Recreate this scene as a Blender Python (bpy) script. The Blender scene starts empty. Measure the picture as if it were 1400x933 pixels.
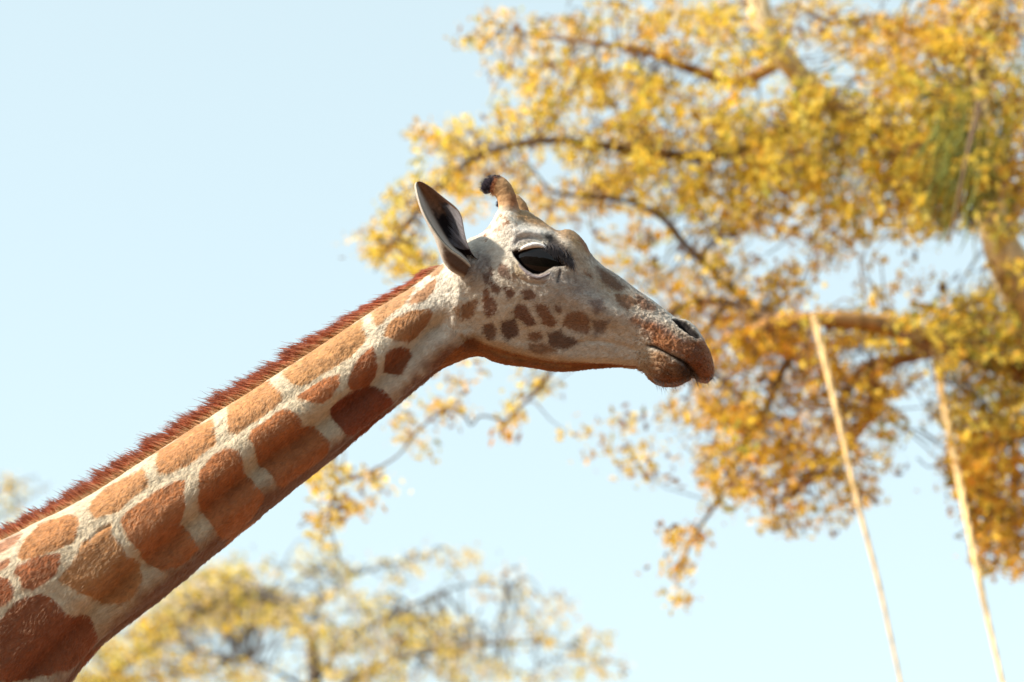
import bpy, math
import numpy as np
R = math.radians
rng = np.random.default_rng(7)

# ------------------------------------------------------------------ camera, sky, sun, exposure
PITCH, DIST, FOC = R(17.0), 6.86, 100.0
FPX = 1400 * FOC / 36.0
CEN = np.array([0.0, 0.0, 3.66])
FWD = np.array([0.0, math.cos(PITCH), math.sin(PITCH)])
UP = np.array([0.0, -math.sin(PITCH), math.cos(PITCH)])
RIGHT = np.array([1.0, 0.0, 0.0])
CAM = CEN - FWD * DIST
scene = bpy.context.scene
col = scene.collection
cam_d = bpy.data.cameras.new('camera'); cam = bpy.data.objects.new('camera', cam_d); col.objects.link(cam)
cam.location = CAM; cam.rotation_euler = (R(90) + PITCH, 0, 0)
cam_d.lens = FOC; cam_d.sensor_width = 36.0; cam_d.sensor_fit = 'HORIZONTAL'
cam_d.clip_start = 0.1; cam_d.clip_end = 4000
cam_d.dof.use_dof = True; cam_d.dof.focus_distance = 6.80; cam_d.dof.aperture_fstop = 2.9
scene.camera = cam

SUN_EL, SUN_AZ = R(38), R(253)      # azimuth clockwise from +Y: behind the camera, to its left
S = np.array([math.sin(SUN_AZ) * math.cos(SUN_EL), math.cos(SUN_AZ) * math.cos(SUN_EL), math.sin(SUN_EL)])
world = bpy.data.worlds.new('World'); scene.world = world; world.use_nodes = True
nt = world.node_tree; bg = nt.nodes['Background']
sky = nt.nodes.new('ShaderNodeTexSky'); sky.sky_type = 'NISHITA'; sky.sun_disc = False
sky.sun_elevation = SUN_EL; sky.sun_rotation = SUN_AZ
sky.air_density = 1.0; sky.dust_density = 1.6; sky.ozone_density = 1.0
veil = nt.nodes.new('ShaderNodeMix'); veil.data_type = 'RGBA'; veil.inputs[0].default_value = 0.60      # thin even high haze over the whole sky
veil.inputs[7].default_value = (3.42, 4.06, 3.75, 1)
nt.links.new(sky.outputs['Color'], veil.inputs[6]); nt.links.new(veil.outputs[2], bg.inputs['Color']); bg.inputs['Strength'].default_value = 0.15
sun_d = bpy.data.lights.new('sun', 'SUN'); sun = bpy.data.objects.new('sun', sun_d); col.objects.link(sun)
sun_d.energy = 5.0; sun_d.angle = R(3.0); sun_d.color = (1.0, 0.87, 0.68)
from mathutils import Vector
sun.rotation_euler = Vector(S).to_track_quat('Z', 'Y').to_euler()
sun.location = (-6, -10, 14)
vs = scene.view_settings
vs.view_transform = 'Standard'; vs.look = 'None'; vs.exposure = 0.84; vs.gamma = 1.0; vs.use_curve_mapping = False
cy = scene.cycles
cy.use_denoising = True
cy.max_bounces = 12; cy.diffuse_bounces = 4; cy.glossy_bounces = 4; cy.transmission_bounces = 8; cy.transparent_max_bounces = 8
scene.cycles_curves.shape = 'RIBBONS'

# ------------------------------------------------------------------ helpers
def unproj(px, py, Y=0.0):
    """a point of the photograph on the vertical plane y = Y (real position, real size)"""
    px = np.asarray(px, float); py = np.asarray(py, float)
    d = FWD + np.multiply.outer((px - 700) / FPX, RIGHT) + np.multiply.outer((466.5 - py) / FPX, UP)
    t = (Y - CAM[1]) / d[..., 1]
    return CAM + d * t[..., None]
def proj(P):
    v = P - CAM; z = v @ FWD
    return 700 + FPX * (v @ RIGHT) / z, 466.5 - FPX * (v @ UP) / z
def srgb(*c):
    c = np.array(c, float) / 255.0
    return np.where(c <= 0.04045, c / 12.92, ((c + 0.055) / 1.055) ** 2.4)
def sstep(a, b, x):
    t = np.clip((x - a) / (b - a), 0, 1); return t * t * (3 - 2 * t)
_tab = rng.random((32, 32, 32))
def vnoise(p):
    i = np.floor(p).astype(int); f = p - i; f = f * f * (3 - 2 * f)
    out = 0
    for a in (0, 1):
        wa = f[:, 0] if a else 1 - f[:, 0]
        for b in (0, 1):
            wb = f[:, 1] if b else 1 - f[:, 1]
            for c in (0, 1):
                wc = f[:, 2] if c else 1 - f[:, 2]
                out = out + wa * wb * wc * _tab[(i[:, 0] + a) & 31, (i[:, 1] + b) & 31, (i[:, 2] + c) & 31]
    return out * 2 - 1
def catmull(pts, u):
    """pts (n,k) at knots 0..n-1, evaluated at u"""
    pts = np.asarray(pts, float); n = len(pts)
    u = np.clip(u, 0, n - 1 - 1e-9); i = u.astype(int); t = (u - i)[:, None]
    p0 = np.where((i > 0)[:, None], pts[np.maximum(i - 1, 0)], 2 * pts[i] - pts[i + 1])
    p1, p2 = pts[i], pts[i + 1]
    p3 = np.where((i < n - 2)[:, None], pts[np.minimum(i + 2, n - 1)], 2 * p2 - p1)
    return 0.5 * (2 * p1 + (p2 - p0) * t + (2 * p0 - 5 * p1 + 4 * p2 - p3) * t ** 2 + (3 * p1 - p0 - 3 * p2 + p3) * t ** 3)
def poly_sdf(px, py, poly, margin=14):
    """signed distance (negative inside) to a closed polygon; far points get +margin"""
    poly = np.asarray(poly, float)
    out = np.full(px.shape, float(margin))
    lo = poly.min(0) - margin; hi = poly.max(0) + margin
    m = (px > lo[0]) & (px < hi[0]) & (py > lo[1]) & (py < hi[1])
    if not m.any(): return out
    x, y = px[m], py[m]; d = np.full(x.shape, 1e9); ins = np.zeros(x.shape, bool)
    q = np.roll(poly, -1, 0)
    for (ax, ay), (bx, by) in zip(poly, q):
        ex, ey = bx - ax, by - ay
        t = np.clip(((x - ax) * ex + (y - ay) * ey) / (ex * ex + ey * ey + 1e-9), 0, 1)
        d = np.minimum(d, np.hypot(x - ax - t * ex, y - ay - t * ey))
        c = ((ay > y) != (by > y)) & (x < (bx - ax) * (y - ay) / (by - ay + 1e-12) + ax)
        ins ^= c
    out[m] = np.where(ins, -d, d)
    return out
def line_dist(px, py, pts, margin=60):
    pts = np.asarray(pts, float); d = np.full(px.shape, 1e3); tt = np.zeros(px.shape)
    lo = pts.min(0) - margin; hi = pts.max(0) + margin
    m = (px > lo[0]) & (px < hi[0]) & (py > lo[1]) & (py < hi[1])
    x, y = px[m], py[m]; dd = np.full(x.shape, 1e3); tp = np.zeros(x.shape); sd = np.zeros(x.shape)
    n = len(pts) - 1
    for k in range(n):
        ax, ay = pts[k]; ex, ey = pts[k + 1] - pts[k]
        t = np.clip(((x - ax) * ex + (y - ay) * ey) / (ex * ex + ey * ey), 0, 1)
        e = np.hypot(x - ax - t * ex, y - ay - t * ey)
        b = e < dd
        sd = np.where(b, np.sign(ex * (y - ay) - ey * (x - ax)), sd)
        tp = np.where(b, (k + t) / n, tp); dd = np.minimum(dd, e)
    d[m] = dd; tt[m] = tp; s = np.zeros(px.shape); s[m] = sd
    return d, tt, s            # distance, position along 0..1, side (+ = below for a left-to-right line)

def link(name, data, parent=None):
    o = bpy.data.objects.new(name, data); col.objects.link(o)
    if parent is not None:
        o.parent = parent
        w = np.zeros(3); p = parent
        while p is not None: w = w + np.array(p.location); p = p.parent
        o.location = -w
    return o
def make_mesh(name, V, F, mat, parent=None, colors=None, smooth=True, at=None):
    V = np.asarray(V, np.float32); me = bpy.data.meshes.new(name)
    F = F if isinstance(F, np.ndarray) else np.array(F, np.int32)
    k = F.shape[1]
    me.vertices.add(len(V)); me.vertices.foreach_set('co', V.ravel())
    me.loops.add(F.size); me.loops.foreach_set('vertex_index', F.ravel().astype(np.int32))
    me.polygons.add(len(F)); me.polygons.foreach_set('loop_start', np.arange(0, F.size, k, dtype=np.int32))
    me.polygons.foreach_set('loop_total', np.full(len(F), k, np.int32))
    me.polygons.foreach_set('use_smooth', np.full(len(F), smooth))
    me.update(calc_edges=True); me.validate()
    if colors is not None:
        a = me.attributes.new('col', 'FLOAT_COLOR', 'POINT')
        c = np.ones((len(V), 4), np.float32); c[:, :3] = colors
        a.data.foreach_set('color', c.ravel())
    me.materials.append(mat)
    return link(name, me, parent)
def make_hair(name, P, rad, colr, mat, parent=None, nrm=None, point_col=False):
    """P (n,k,3) strand points, rad (k,) or (n,k), colr (n,3) or (n,k,3)"""
    n, k = P.shape[:2]
    cu = bpy.data.hair_curves.new(name); cu.add_curves([k] * n)
    cu.attributes['position'].data.foreach_set('vector', P.astype(np.float32).ravel())
    ra = cu.attributes.get('radius') or cu.attributes.new('radius', 'FLOAT', 'POINT')
    ra.data.foreach_set('value', np.broadcast_to(rad, (n, k)).astype(np.float32).ravel())
    a = cu.attributes.new('col', 'FLOAT_COLOR', 'POINT' if point_col else 'CURVE')
    m = n * k if point_col else n
    c = np.ones((m, 4), np.float32); c[:, :3] = colr.reshape(m, 3); a.data.foreach_set('color', c.ravel())
    if nrm is not None:
        b = cu.attributes.new('nrm', 'FLOAT_VECTOR', 'CURVE'); b.data.foreach_set('vector', nrm.astype(np.float32).ravel())
    cu.materials.append(mat)
    return link(name, cu, parent)
def grid_faces(nr, nc, closed=True):
    i = np.arange(nr - 1)[:, None] * nc; j = np.arange(nc if closed else nc - 1)[None]
    j2 = (j + 1) % nc
    return np.stack([i + j, i + nc + j, i + nc + j2, i + j2], -1).reshape(-1, 4).astype(np.int32)
def norm(v): return v / (np.linalg.norm(v, axis=-1, keepdims=True) + 1e-12)
def tube(pts, rad, seg=10, sub=6, wob=0.0):
    """tapered tube through pts with closed ends -> verts, quads"""
    pts = np.asarray(pts, float); n = len(pts)
    u = np.linspace(0, n - 1, (n - 1) * sub + 1)
    C = catmull(pts, u); r = np.interp(u, np.arange(n), rad)
    T = norm(np.gradient(C, axis=0)); a = np.array([0.31, 0.9, 0.27])
    A = norm(np.cross(T, a)); B = np.cross(T, A)
    th = np.linspace(0, 2 * np.pi, seg, endpoint=False)
    rr = r[:, None] * np.ones(seg)
    if wob:
        q = np.stack([np.repeat(u, seg) * 0.9, np.tile(np.cos(th) * 1.5 + 5, len(u)), np.tile(np.sin(th) * 1.5 + 9, len(u))], 1)
        rr = rr * (1 + wob * vnoise(q + pts[0].sum() * 3).reshape(rr.shape))
    V = C[:, None] + rr[..., None] * (np.cos(th)[None, :, None] * A[:, None] + np.sin(th)[None, :, None] * B[:, None])
    V = V.reshape(-1, 3); F = grid_faces(len(u), seg)
    V = np.vstack([C[:1], V, C[-1:]]); F = F + 1
    # end caps as degenerate-free quads: pair the fan
    caps = []; last = 1 + (len(u) - 1) * seg; end = len(V) - 1
    for k in range(0, seg, 2):
        caps.append([0, 1 + (k + 2) % seg, 1 + (k + 1) % seg, 1 + k])
        caps.append([end, last + k, last + (k + 1) % seg, last + (k + 2) % seg])
    return V, np.vstack([F, np.array(caps, np.int32)])
def join(parts):
    Vs, Fs, o = [], [], 0
    for V, F in parts: Vs.append(V); Fs.append(F + o); o += len(V)
    return np.vstack(Vs), np.vstack(Fs)
def tag(o, label=None, cat=None, group=None, kind=None):
    if label: o['label'] = label
    if cat: o['category'] = cat
    if group: o['group'] = group
    if kind: o['kind'] = kind
    return o
def empty(name, loc):
    o = bpy.data.objects.new(name, None); col.objects.link(o); o.location = loc; o.empty_display_size = 0.2
    return o

# ------------------------------------------------------------------ materials
def new_mat(name):
    m = bpy.data.materials.new(name); m.use_nodes = True
    return m, m.node_tree, m.node_tree.nodes['Principled BSDF']
def N(t, kind, **kw):
    n = t.nodes.new(kind)
    for k, v in kw.items():
        if k in n.inputs: n.inputs[k].default_value = v
        else: setattr(n, k, v)
    return n
def mat_skin():
    m, t, b = new_mat('giraffe_skin')
    at = N(t, 'ShaderNodeAttribute', attribute_name='col')
    tc = N(t, 'ShaderNodeTexCoord')
    r1 = N(t, 'ShaderNodeMapping'); r1.inputs['Rotation'].default_value = (0, R(32), 0)      # hair lies along the neck
    r2 = N(t, 'ShaderNodeMapping'); r2.inputs['Scale'].default_value = (95, 330, 330)
    nz = N(t, 'ShaderNodeTexNoise', Scale=1.0, Detail=3.0, Roughness=0.6)
    t.links.new(tc.outputs['Object'], r1.inputs['Vector']); t.links.new(r1.outputs[0], r2.inputs['Vector']); t.links.new(r2.outputs[0], nz.inputs['Vector'])
    n2 = N(t, 'ShaderNodeTexNoise', Scale=75.0, Detail=2.0)
    t.links.new(tc.outputs['Object'], n2.inputs['Vector'])
    mr = N(t, 'ShaderNodeMapRange'); mr.inputs['From Min'].default_value = 0.25; mr.inputs['From Max'].default_value = 0.75
    mr.inputs['To Min'].default_value = 0.76; mr.inputs['To Max'].default_value = 1.20
    t.links.new(nz.outputs['Fac'], mr.inputs['Value'])
    mx = N(t, 'ShaderNodeVectorMath', operation='SCALE')
    t.links.new(at.outputs['Color'], mx.inputs[0]); t.links.new(mr.outputs['Result'], mx.inputs['Scale'])
    t.links.new(mx.outputs['Vector'], b.inputs['Base Color'])
    b.inputs['Roughness'].default_value = 0.85; b.inputs['Specular IOR Level'].default_value = 0.08
    b.inputs['Sheen Weight'].default_value = 0.0
    bp = N(t, 'ShaderNodeBump', Strength=0.42, Distance=0.004)
    ad = N(t, 'ShaderNodeMath', operation='ADD')
    t.links.new(nz.outputs['Fac'], ad.inputs[0]); t.links.new(n2.outputs['Fac'], ad.inputs[1])
    t.links.new(ad.outputs[0], bp.inputs['Height']); t.links.new(bp.outputs['Normal'], b.inputs['Normal'])
    return m
def mat_hair(name, use_nrm=True, mixn=0.5, rough=0.7):
    m, t, b = new_mat(name)
    at = N(t, 'ShaderNodeAttribute', attribute_name='col')
    t.links.new(at.outputs['Color'], b.inputs['Base Color'])
    b.inputs['Roughness'].default_value = rough; b.inputs['Specular IOR Level'].default_value = 0.2
    if use_nrm:
        an = N(t, 'ShaderNodeAttribute', attribute_name='nrm'); ge = N(t, 'ShaderNodeNewGeometry')
        mv = N(t, 'ShaderNodeMix', data_type='VECTOR'); mv.inputs[0].default_value = mixn
        t.links.new(ge.outputs['Normal'], mv.inputs[4]); t.links.new(an.outputs['Vector'], mv.inputs[5])
        nm = N(t, 'ShaderNodeVectorMath', operation='NORMALIZE')
        t.links.new(mv.outputs[1], nm.inputs[0]); t.links.new(nm.outputs['Vector'], b.inputs['Normal'])
    return m
def mat_flat(name, c, rough=0.7, noise=0.0, scale=20.0, coat=0.0, spec=0.3, bump=0.0):
    m, t, b = new_mat(name)
    b.inputs['Roughness'].default_value = rough; b.inputs['Specular IOR Level'].default_value = spec
    b.inputs['Coat Weight'].default_value = coat; b.inputs['Coat Roughness'].default_value = 0.03
    tc = N(t, 'ShaderNodeTexCoord'); nz = N(t, 'ShaderNodeTexNoise', Scale=scale, Detail=5.0, Roughness=0.6)
    t.links.new(tc.outputs['Object'], nz.inputs['Vector'])
    rp = N(t, 'ShaderNodeValToRGB'); c = np.array(c)
    rp.color_ramp.elements[0].position = 0.3; rp.color_ramp.elements[1].position = 0.72
    rp.color_ramp.elements[0].color = (*(c * (1 - noise)), 1); rp.color_ramp.elements[1].color = (*np.minimum(c * (1 + noise), 0.95), 1)
    t.links.new(nz.outputs['Fac'], rp.inputs['Fac']); t.links.new(rp.outputs['Color'], b.inputs['Base Color'])
    if bump:
        bp = N(t, 'ShaderNodeBump', Strength=0.6, Distance=bump)
        t.links.new(nz.outputs['Fac'], bp.inputs['Height']); t.links.new(bp.outputs['Normal'], b.inputs['Normal'])
    return m
def mat_leaf(name, trans=0.45):
    m, t, b = new_mat(name)
    at = N(t, 'ShaderNodeAttribute', attribute_name='col')
    t.links.new(at.outputs['Color'], b.inputs['Base Color']); b.inputs['Roughness'].default_value = 0.5
    b.inputs['Specular IOR Level'].default_value = 0.35
    tr = N(t, 'ShaderNodeBsdfTranslucent'); mx = N(t, 'ShaderNodeMixShader'); mx.inputs[0].default_value = trans
    t.links.new(at.outputs['Color'], tr.inputs['Color'])
    t.links.new(b.outputs[0], mx.inputs[1]); t.links.new(tr.outputs[0], mx.inputs[2])
    t.links.new(mx.outputs[0], t.nodes['Material Output'].inputs['Surface'])
    return m
def mat_fur(name, mixn=0.85, hairy=0.35):
    m, t, b = new_mat(name)
    at = N(t, 'ShaderNodeAttribute', attribute_name='col')
    an = N(t, 'ShaderNodeAttribute', attribute_name='nrm'); ge = N(t, 'ShaderNodeNewGeometry')
    mv = N(t, 'ShaderNodeMix', data_type='VECTOR'); mv.inputs[0].default_value = mixn
    t.links.new(ge.outputs['Normal'], mv.inputs[4]); t.links.new(an.outputs['Vector'], mv.inputs[5])
    nm = N(t, 'ShaderNodeVectorMath', operation='NORMALIZE'); t.links.new(mv.outputs[1], nm.inputs[0])
    b.inputs['Roughness'].default_value = 0.7; b.inputs['Specular IOR Level'].default_value = 0.15
    t.links.new(at.outputs['Color'], b.inputs['Base Color']); t.links.new(nm.outputs['Vector'], b.inputs['Normal'])
    tr = N(t, 'ShaderNodeBsdfTranslucent'); t.links.new(at.outputs['Color'], tr.inputs['Color'])
    ha = N(t, 'ShaderNodeBsdfHairPrincipled'); ha.inputs['Roughness'].default_value = 0.55; ha.inputs['Radial Roughness'].default_value = 0.7
    t.links.new(at.outputs['Color'], ha.inputs['Color'])
    mx = N(t, 'ShaderNodeMixShader'); mx.inputs[0].default_value = hairy
    t.links.new(b.outputs[0], mx.inputs[1]); t.links.new(ha.outputs[0], mx.inputs[2])
    t.links.new(mx.outputs[0], t.nodes['Material Output'].inputs['Surface'])
    return m
M_SKIN = mat_skin(); M_FUR = mat_fur('giraffe_fur'); M_MANE = mat_fur('mane_hair', 0.0, 0.3)
M_LASH = mat_flat('eyelash_black', (0.012, 0.010, 0.014), 0.6)
M_EYE = mat_flat('eye_black', (0.006, 0.004, 0.004), 0.05, coat=0.0, spec=0.28)
M_BARK_PALE = mat_flat('pale_bark', (0.68, 0.54, 0.33), 0.85, 0.42, 9.0, bump=0.02)
M_BARK = mat_flat('amber_bark', (0.38, 0.21, 0.08), 0.85, 0.6, 13.0, bump=0.02)
M_TWIG = mat_flat('dark_twig', (0.14, 0.090, 0.055), 0.85, 0.3, 9.0)
M_TWIG_GREY = mat_flat('grey_twig', (0.11, 0.095, 0.085), 0.85, 0.3, 9.0)
M_ROPE = mat_flat('straw_rope', (0.72, 0.52, 0.26), 0.8, 0.18, 40.0, bump=0.004)
M_LEAF = mat_leaf('golden_leaf', 0.55); M_LEAF_FAR = mat_leaf('far_leaf', 0.4)
M_GROUND = mat_flat('red_earth', (0.20, 0.10, 0.05), 0.95, 0.35, 0.35, bump=0.05)

# ------------------------------------------------------------------ ground
g = np.linspace(-1, 1, 61); g = np.sign(g) * np.abs(g) ** 2.2 * 1500
GX, GY = np.meshgrid(g, g, indexing='ij')
GZ = -0.02 + 0.10 * vnoise(np.stack([GX.ravel() / 9, GY.ravel() / 9, np.zeros(GX.size)], 1)).reshape(GX.shape) * (np.hypot(GX + 2.5, GY) > 4)
gv = np.stack([GX, GY, GZ], -1).reshape(-1, 3)
o = make_mesh('ground', gv, grid_faces(61, 61, False), M_GROUND)
tag(o, 'red earth ground', None, None, 'structure')
# added unseen dark slope behind the camera, cuts low sky fill on the neck
M_FILL_BLOCK = mat_flat('fill_block_dark', (0.045, 0.055, 0.022), 0.95, 0.5, 0.8, bump=0.3)
hx_, hs_ = np.linspace(-90, 90, 91), np.linspace(0, 1, 25)
HX, HS = np.meshgrid(hx_, hs_, indexing='ij')
HZ = 15.0 * sstep(0, .6, HS) - 0.3; HY = -10.5 - 26 * HS
HZ = HZ + 1.3 * vnoise(np.stack([HX.ravel() / 2.2, HY.ravel() / 2.2, HX.ravel() * 0], 1)).reshape(HX.shape) * sstep(0.03, .2, HS)
o = make_mesh('fill_block_slope', np.stack([HX, HY, HZ], -1).reshape(-1, 3), grid_faces(91, 25, False), M_FILL_BLOCK); tag(o, 'added unseen dark slope blocking low sky light', None, None, 'structure')
# ------------------------------------------------------------------ giraffe: the body, one lofted surface
giraffe = empty('giraffe', (-2.6, 0, 0))
tag(giraffe, 'giraffe in profile with orange brown patches, reddish mane and raised pale ear', 'giraffe')

# stations tail -> lips: upper outline, lower outline (photograph pixels on the median plane), half width, lower narrowing
world_st = [  # off the frame: hind end, barrel, shoulder (metres)
    ((-3.90, 2.16), (-3.90, 2.06), 0.03, 0), ((-3.86, 2.28), (-3.84, 1.96), 0.13, 0), ((-3.62, 2.42), (-3.60, 1.80), 0.26, 0.1),
    ((-3.25, 2.55), (-3.15, 1.68), 0.33, 0.1), ((-2.80, 2.68), (-2.55, 1.66), 0.34, 0.1), ((-2.38, 2.78), (-2.00, 1.74), 0.31, 0.1),
    ((-2.05, 2.84), (-1.58, 2.02), 0.25, 0.1), ((-1.80, 2.91), (-1.32, 2.34), 0.205, 0.1), ((-1.56, 3.00), (-1.18, 2.60), 0.175, 0.1)]
px_st = [
    ((-20, 752), (105, 912), .150, .10), ((50, 718), (155, 862), .141, .10), ((120, 682), (212, 820), .133, .10), ((210, 624), (290, 757), .122, .10),
    ((294, 569), (371, 692), .112, .10), ((369, 521), (442, 634), .103, .10), ((440, 474), (508, 575), .095, .10), ((510, 428), (560, 533), .089, .12),
    ((560, 397), (594, 506), .086, .15), ((595, 371), (618, 497), .086, .20), ((620, 350), (637, 490), .089, .25), ((640, 330), (650, 487.5), .094, .32),
    ((658, 321), (662, 489), .099, .38), ((676, 306), (672, 494), .103, .42), ((697, 294), (685, 498), .106, .45), ((719, 291), (703, 501), .107, .47),
    ((736, 301), (720, 503), .107, .48), ((760, 318), (738, 506), .107, .48), ((776, 316), (752, 508.5), .105, .48), ((786, 319.5), (765, 509), .102, .47),
    ((794, 327), (775, 509), .098, .46), ((801, 336), (785, 508.5), .093, .45), ((808, 349), (797, 507), .087, .44), ((824, 365), (812, 505.5), .080, .42),
    ((846, 379), (832, 504), .073, .38), ((873, 399), (852, 502.5), .068, .33), ((892, 412), (866, 503), .066, .26), ((912, 427), (877, 506), .066, .2),
    ((924, 436), (888, 517), .066, .12), ((938, 439), (900, 525), .066, .08), ((950, 447), (915, 527), .064, .08), ((960, 461), (928, 524.5), .060, .08),
    ((967, 474), (941, 518.5), .053, .05), ((972, 486), (948.5, 514.5), .046, .0), ((976, 501), (955, 519), .038, .0), ((976.5, 511), (964, 522), .024, .0),
    ((975, 516), (970, 520), .010, .0)]
Tp, Bp, Wd, Lo = [], [], [], []
for (a, b, w, l) in world_st: Tp.append([a[0], a[1]]); Bp.append([b[0], b[1]]); Wd.append(w); Lo.append(l)
nw = len(world_st)
for (a, b, w, l) in px_st:
    A, B = unproj(*a), unproj(*b); Tp.append([A[0], A[2]]); Bp.append([B[0], B[2]]); Wd.append(w); Lo.append(l)
st = np.column_stack([Tp, Bp, Wd, Lo]); ns = len(st)
uu = np.linspace(0, ns - 1, 6000); dense = catmull(st, uu)
mid = (dense[:, :2] * 0.62 + dense[:, 2:4] * 0.38)
ds = np.r_[0, np.hypot(*np.diff(mid, axis=0).T)]
u_a, u_b = nw - 0.5, nw + 9.0
spacing = np.where(uu < u_a, 0.014, np.where(uu < u_b, 0.0021, 0.00145))
cum = np.cumsum(ds / spacing); nr = int(cum[-1])
u = np.interp(np.linspace(0, cum[-1], nr), cum, uu)
D = catmull(st, u)
T2, B2, W, LOW = D[:, :2], D[:, 2:4], D[:, 4], D[:, 5]
c2 = (T2 + B2) / 2; hv = (T2 - B2) / 2; L = np.hypot(*hv.T); e = hv / L[:, None]
# a round body seen from below shows more than its median section: solve the section height for the outline wanted
cP, sP = math.cos(PITCH), math.sin(PITCH)
t2 = norm(np.gradient(c2, axis=0)); ti = norm(np.column_stack([t2[:, 0], t2[:, 1] * cP])); mi = np.column_stack([-ti[:, 1], ti[:, 0]])
em = np.abs(e[:, 0] * mi[:, 0] + e[:, 1] * cP * mi[:, 1]); ym = np.abs(sP * mi[:, 1])
Hh = np.sqrt(np.maximum((L * em) ** 2 - (W * ym * 0.85) ** 2, (0.8 * L * em) ** 2)) / em
Hh = np.where(u < nw - 1, L, Hh)
MN = 210
ph = np.arange(2 * MN) / (2 * MN) * 2 * np.pi           # 0 = top, near side (y < 0) first
cph, sph = np.cos(ph), np.sin(ph)
nar = 1 - LOW[:, None] * sstep(0.1, -1.0, cph)[None]
Yv = -W[:, None] * np.sign(sph) * np.abs(sph) ** 0.92 * nar
X2 = c2[:, None] + (Hh[:, None] * cph[None])[..., None] * e[:, None]
P = np.stack([X2[..., 0], Yv, X2[..., 1]], -1)           # (nr, 2MN, 3)
def grid_normals(P):
    a = np.gradient(P, axis=0); b = np.roll(P, -1, 1) - np.roll(P, 1, 1)
    n = norm(np.cross(a, b)); c = P.mean(1, keepdims=True)
    s = np.sign(np.sum(n * (P - c), -1).mean()); return n * s
Nn = grid_normals(P)
near = slice(0, MN + 1)
Q = P[:, near].reshape(-1, 3); QN = Nn[:, near].reshape(-1, 3)
qx, qy = proj(Q)
view = norm(CAM - Q); facing = sstep(0.02, 0.35, np.sum(view * QN, -1))

# --- relief (metres along the normal), features where the photograph shows them
EYE = [(701.5, 347), (707, 345.5), (714, 345), (722, 341.5), (731, 340), (738, 341), (745, 345.5), (755, 351), (764, 358), (772, 365), (764, 366), (757, 366.5),
       (750, 370), (743, 374.5), (736, 377), (729, 376), (721, 371), (714, 365), (708, 358), (703, 351)]
NOSTRIL = [(919, 437.5), (926, 436.5), (933, 438), (940, 442), (946, 447), (952, 453.5), (958, 461.5), (955, 463), (949, 462), (943, 459), (936, 454), (929, 447.5), (923, 442)]
MOUTH = [(885, 472.5), (895, 474.5), (911, 482.5), (926, 490), (936, 496), (942, 502), (947, 509), (950, 515)]
GROOVE = [(618, 424), (600, 441), (583, 457), (556, 488), (515, 528), (470, 560), (432, 586), (395, 611), (357, 637), (320, 668), (280, 702), (230, 745), (180, 787), (130, 835), (60, 905), (0, 960)]
JAWL = [(646, 462), (662, 468), (677, 473), (698, 479), (716, 484), (748, 491), (780, 494), (830, 497), (868, 500)]
def gau(x, y, sx, sy=None, rot=0.0):
    sy = sy or sx; c, s = math.cos(R(rot)), math.sin(R(rot)); dx, dy = qx - x, qy - y
    return np.exp(-0.5 * (((dx * c + dy * s) / sx) ** 2 + ((-dx * s + dy * c) / sy) ** 2))
dz = np.zeros(len(Q))
d, tt, sd = line_dist(qx, qy, GROOVE, 90); sd = -sd
fade = sstep(0, 0.10, tt)
dz -= fade * 0.028 * np.exp(-(d / 13) ** 2)
dz += fade * 0.0110 * np.exp(-(((d * sd) - 27) / 13) ** 2) + fade * 0.0080 * np.exp(-(((d * sd) + 30) / 20) ** 2)
d, tt, sd = line_dist(qx, qy, [(600, 405), (560, 432), (500, 466), (440, 515), (385, 552), (330, 590), (290, 612), (240, 646), (195, 672), (150, 705), (100, 742), (60, 765)]); sd = -sd
dz -= 0.0026 * np.exp(-(d / 8) ** 2) * np.sin(np.pi * np.clip(tt, 0, 1)) ** 0.4
dz += 0.0014 * np.exp(-((d * sd + 20) / 14) ** 2)
for line, dep, wid in [([(134, 727), (140, 722), (147, 718.5), (153, 716.5)], 0.007, 2.4), ([(118, 742), (127, 733), (136, 726)], 0.003, 4),
                       ([(628, 378), (627, 405), (623, 430), (616, 450)], -0.0035, 5), ([(640, 396), (637, 425), (641, 455)], 0.003, 8),
                       (MOUTH, 0.012, 3.0), ([(786, 470), (808, 466), (830, 468), (855, 475), (876, 480)], 0.0035, 4.5),
                       ([(700, 361), (704, 374), (712, 382), (724, 387.5), (740, 389.5), (753, 386)], 0.0034, 2.2),
                       ([(702, 341), (709, 331), (720, 327.5), (733, 329), (744, 334)], 0.0045, 3.0),
                       ([(767, 371), (763, 379), (761, 389)], 0.0030, 1.8), ([(889, 500), (903, 502), (917, 510)], 0.0036, 2.0),
                       ([(884, 509), (898, 511), (915, 517)], 0.0034, 2.0), ([(874, 489), (873, 498), (879, 507)], 0.0022, 2.6), ([(894, 493), (908, 495), (922, 503)], 0.0026, 1.8),
                       ([(646, 474), (672, 483), (700, 490), (730, 497), (760, 501)], 0.0025, 2.5)]:
    d, tt, sd = line_dist(qx, qy, line, 40); dz -= dep * np.exp(-(d / wid) ** 2) * np.clip(np.sin(np.pi * np.clip(tt, 0.04, 0.96)) * 2.5, 0, 1)
for k in range(4):                                     # folds at the corner of the mouth
    x0 = 889 + k * 5.0
    d, tt, sd = line_dist(qx, qy, [(x0 - 3, 457 + 3 * k), (x0, 464 + 3 * k), (x0 + 2, 471 + 3 * k)], 20); dz -= 0.0016 * np.exp(-(d / 1.5) ** 2)
d, tt, sd = line_dist(qx, qy, JAWL, 60)                # edge of the mandible: ridge above, hollow below
dz += 0.0045 * np.exp(-(((d * sd) + 7) / 8) ** 2) - 0.0075 * np.exp(-(((d * sd) - 7) / 7) ** 2)
dz += 0.010 * gau(690, 425, 34, 30) + 0.013 * gau(738, 352, 44, 34, 12)      # masseter, orbit
dz += 0.009 * gau(721, 322.5, 22, 5.5, 4) + 0.005 * gau(705, 334, 5, 9, 25) + 0.006 * gau(775, 343, 10, 16, -35)   # brow
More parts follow.
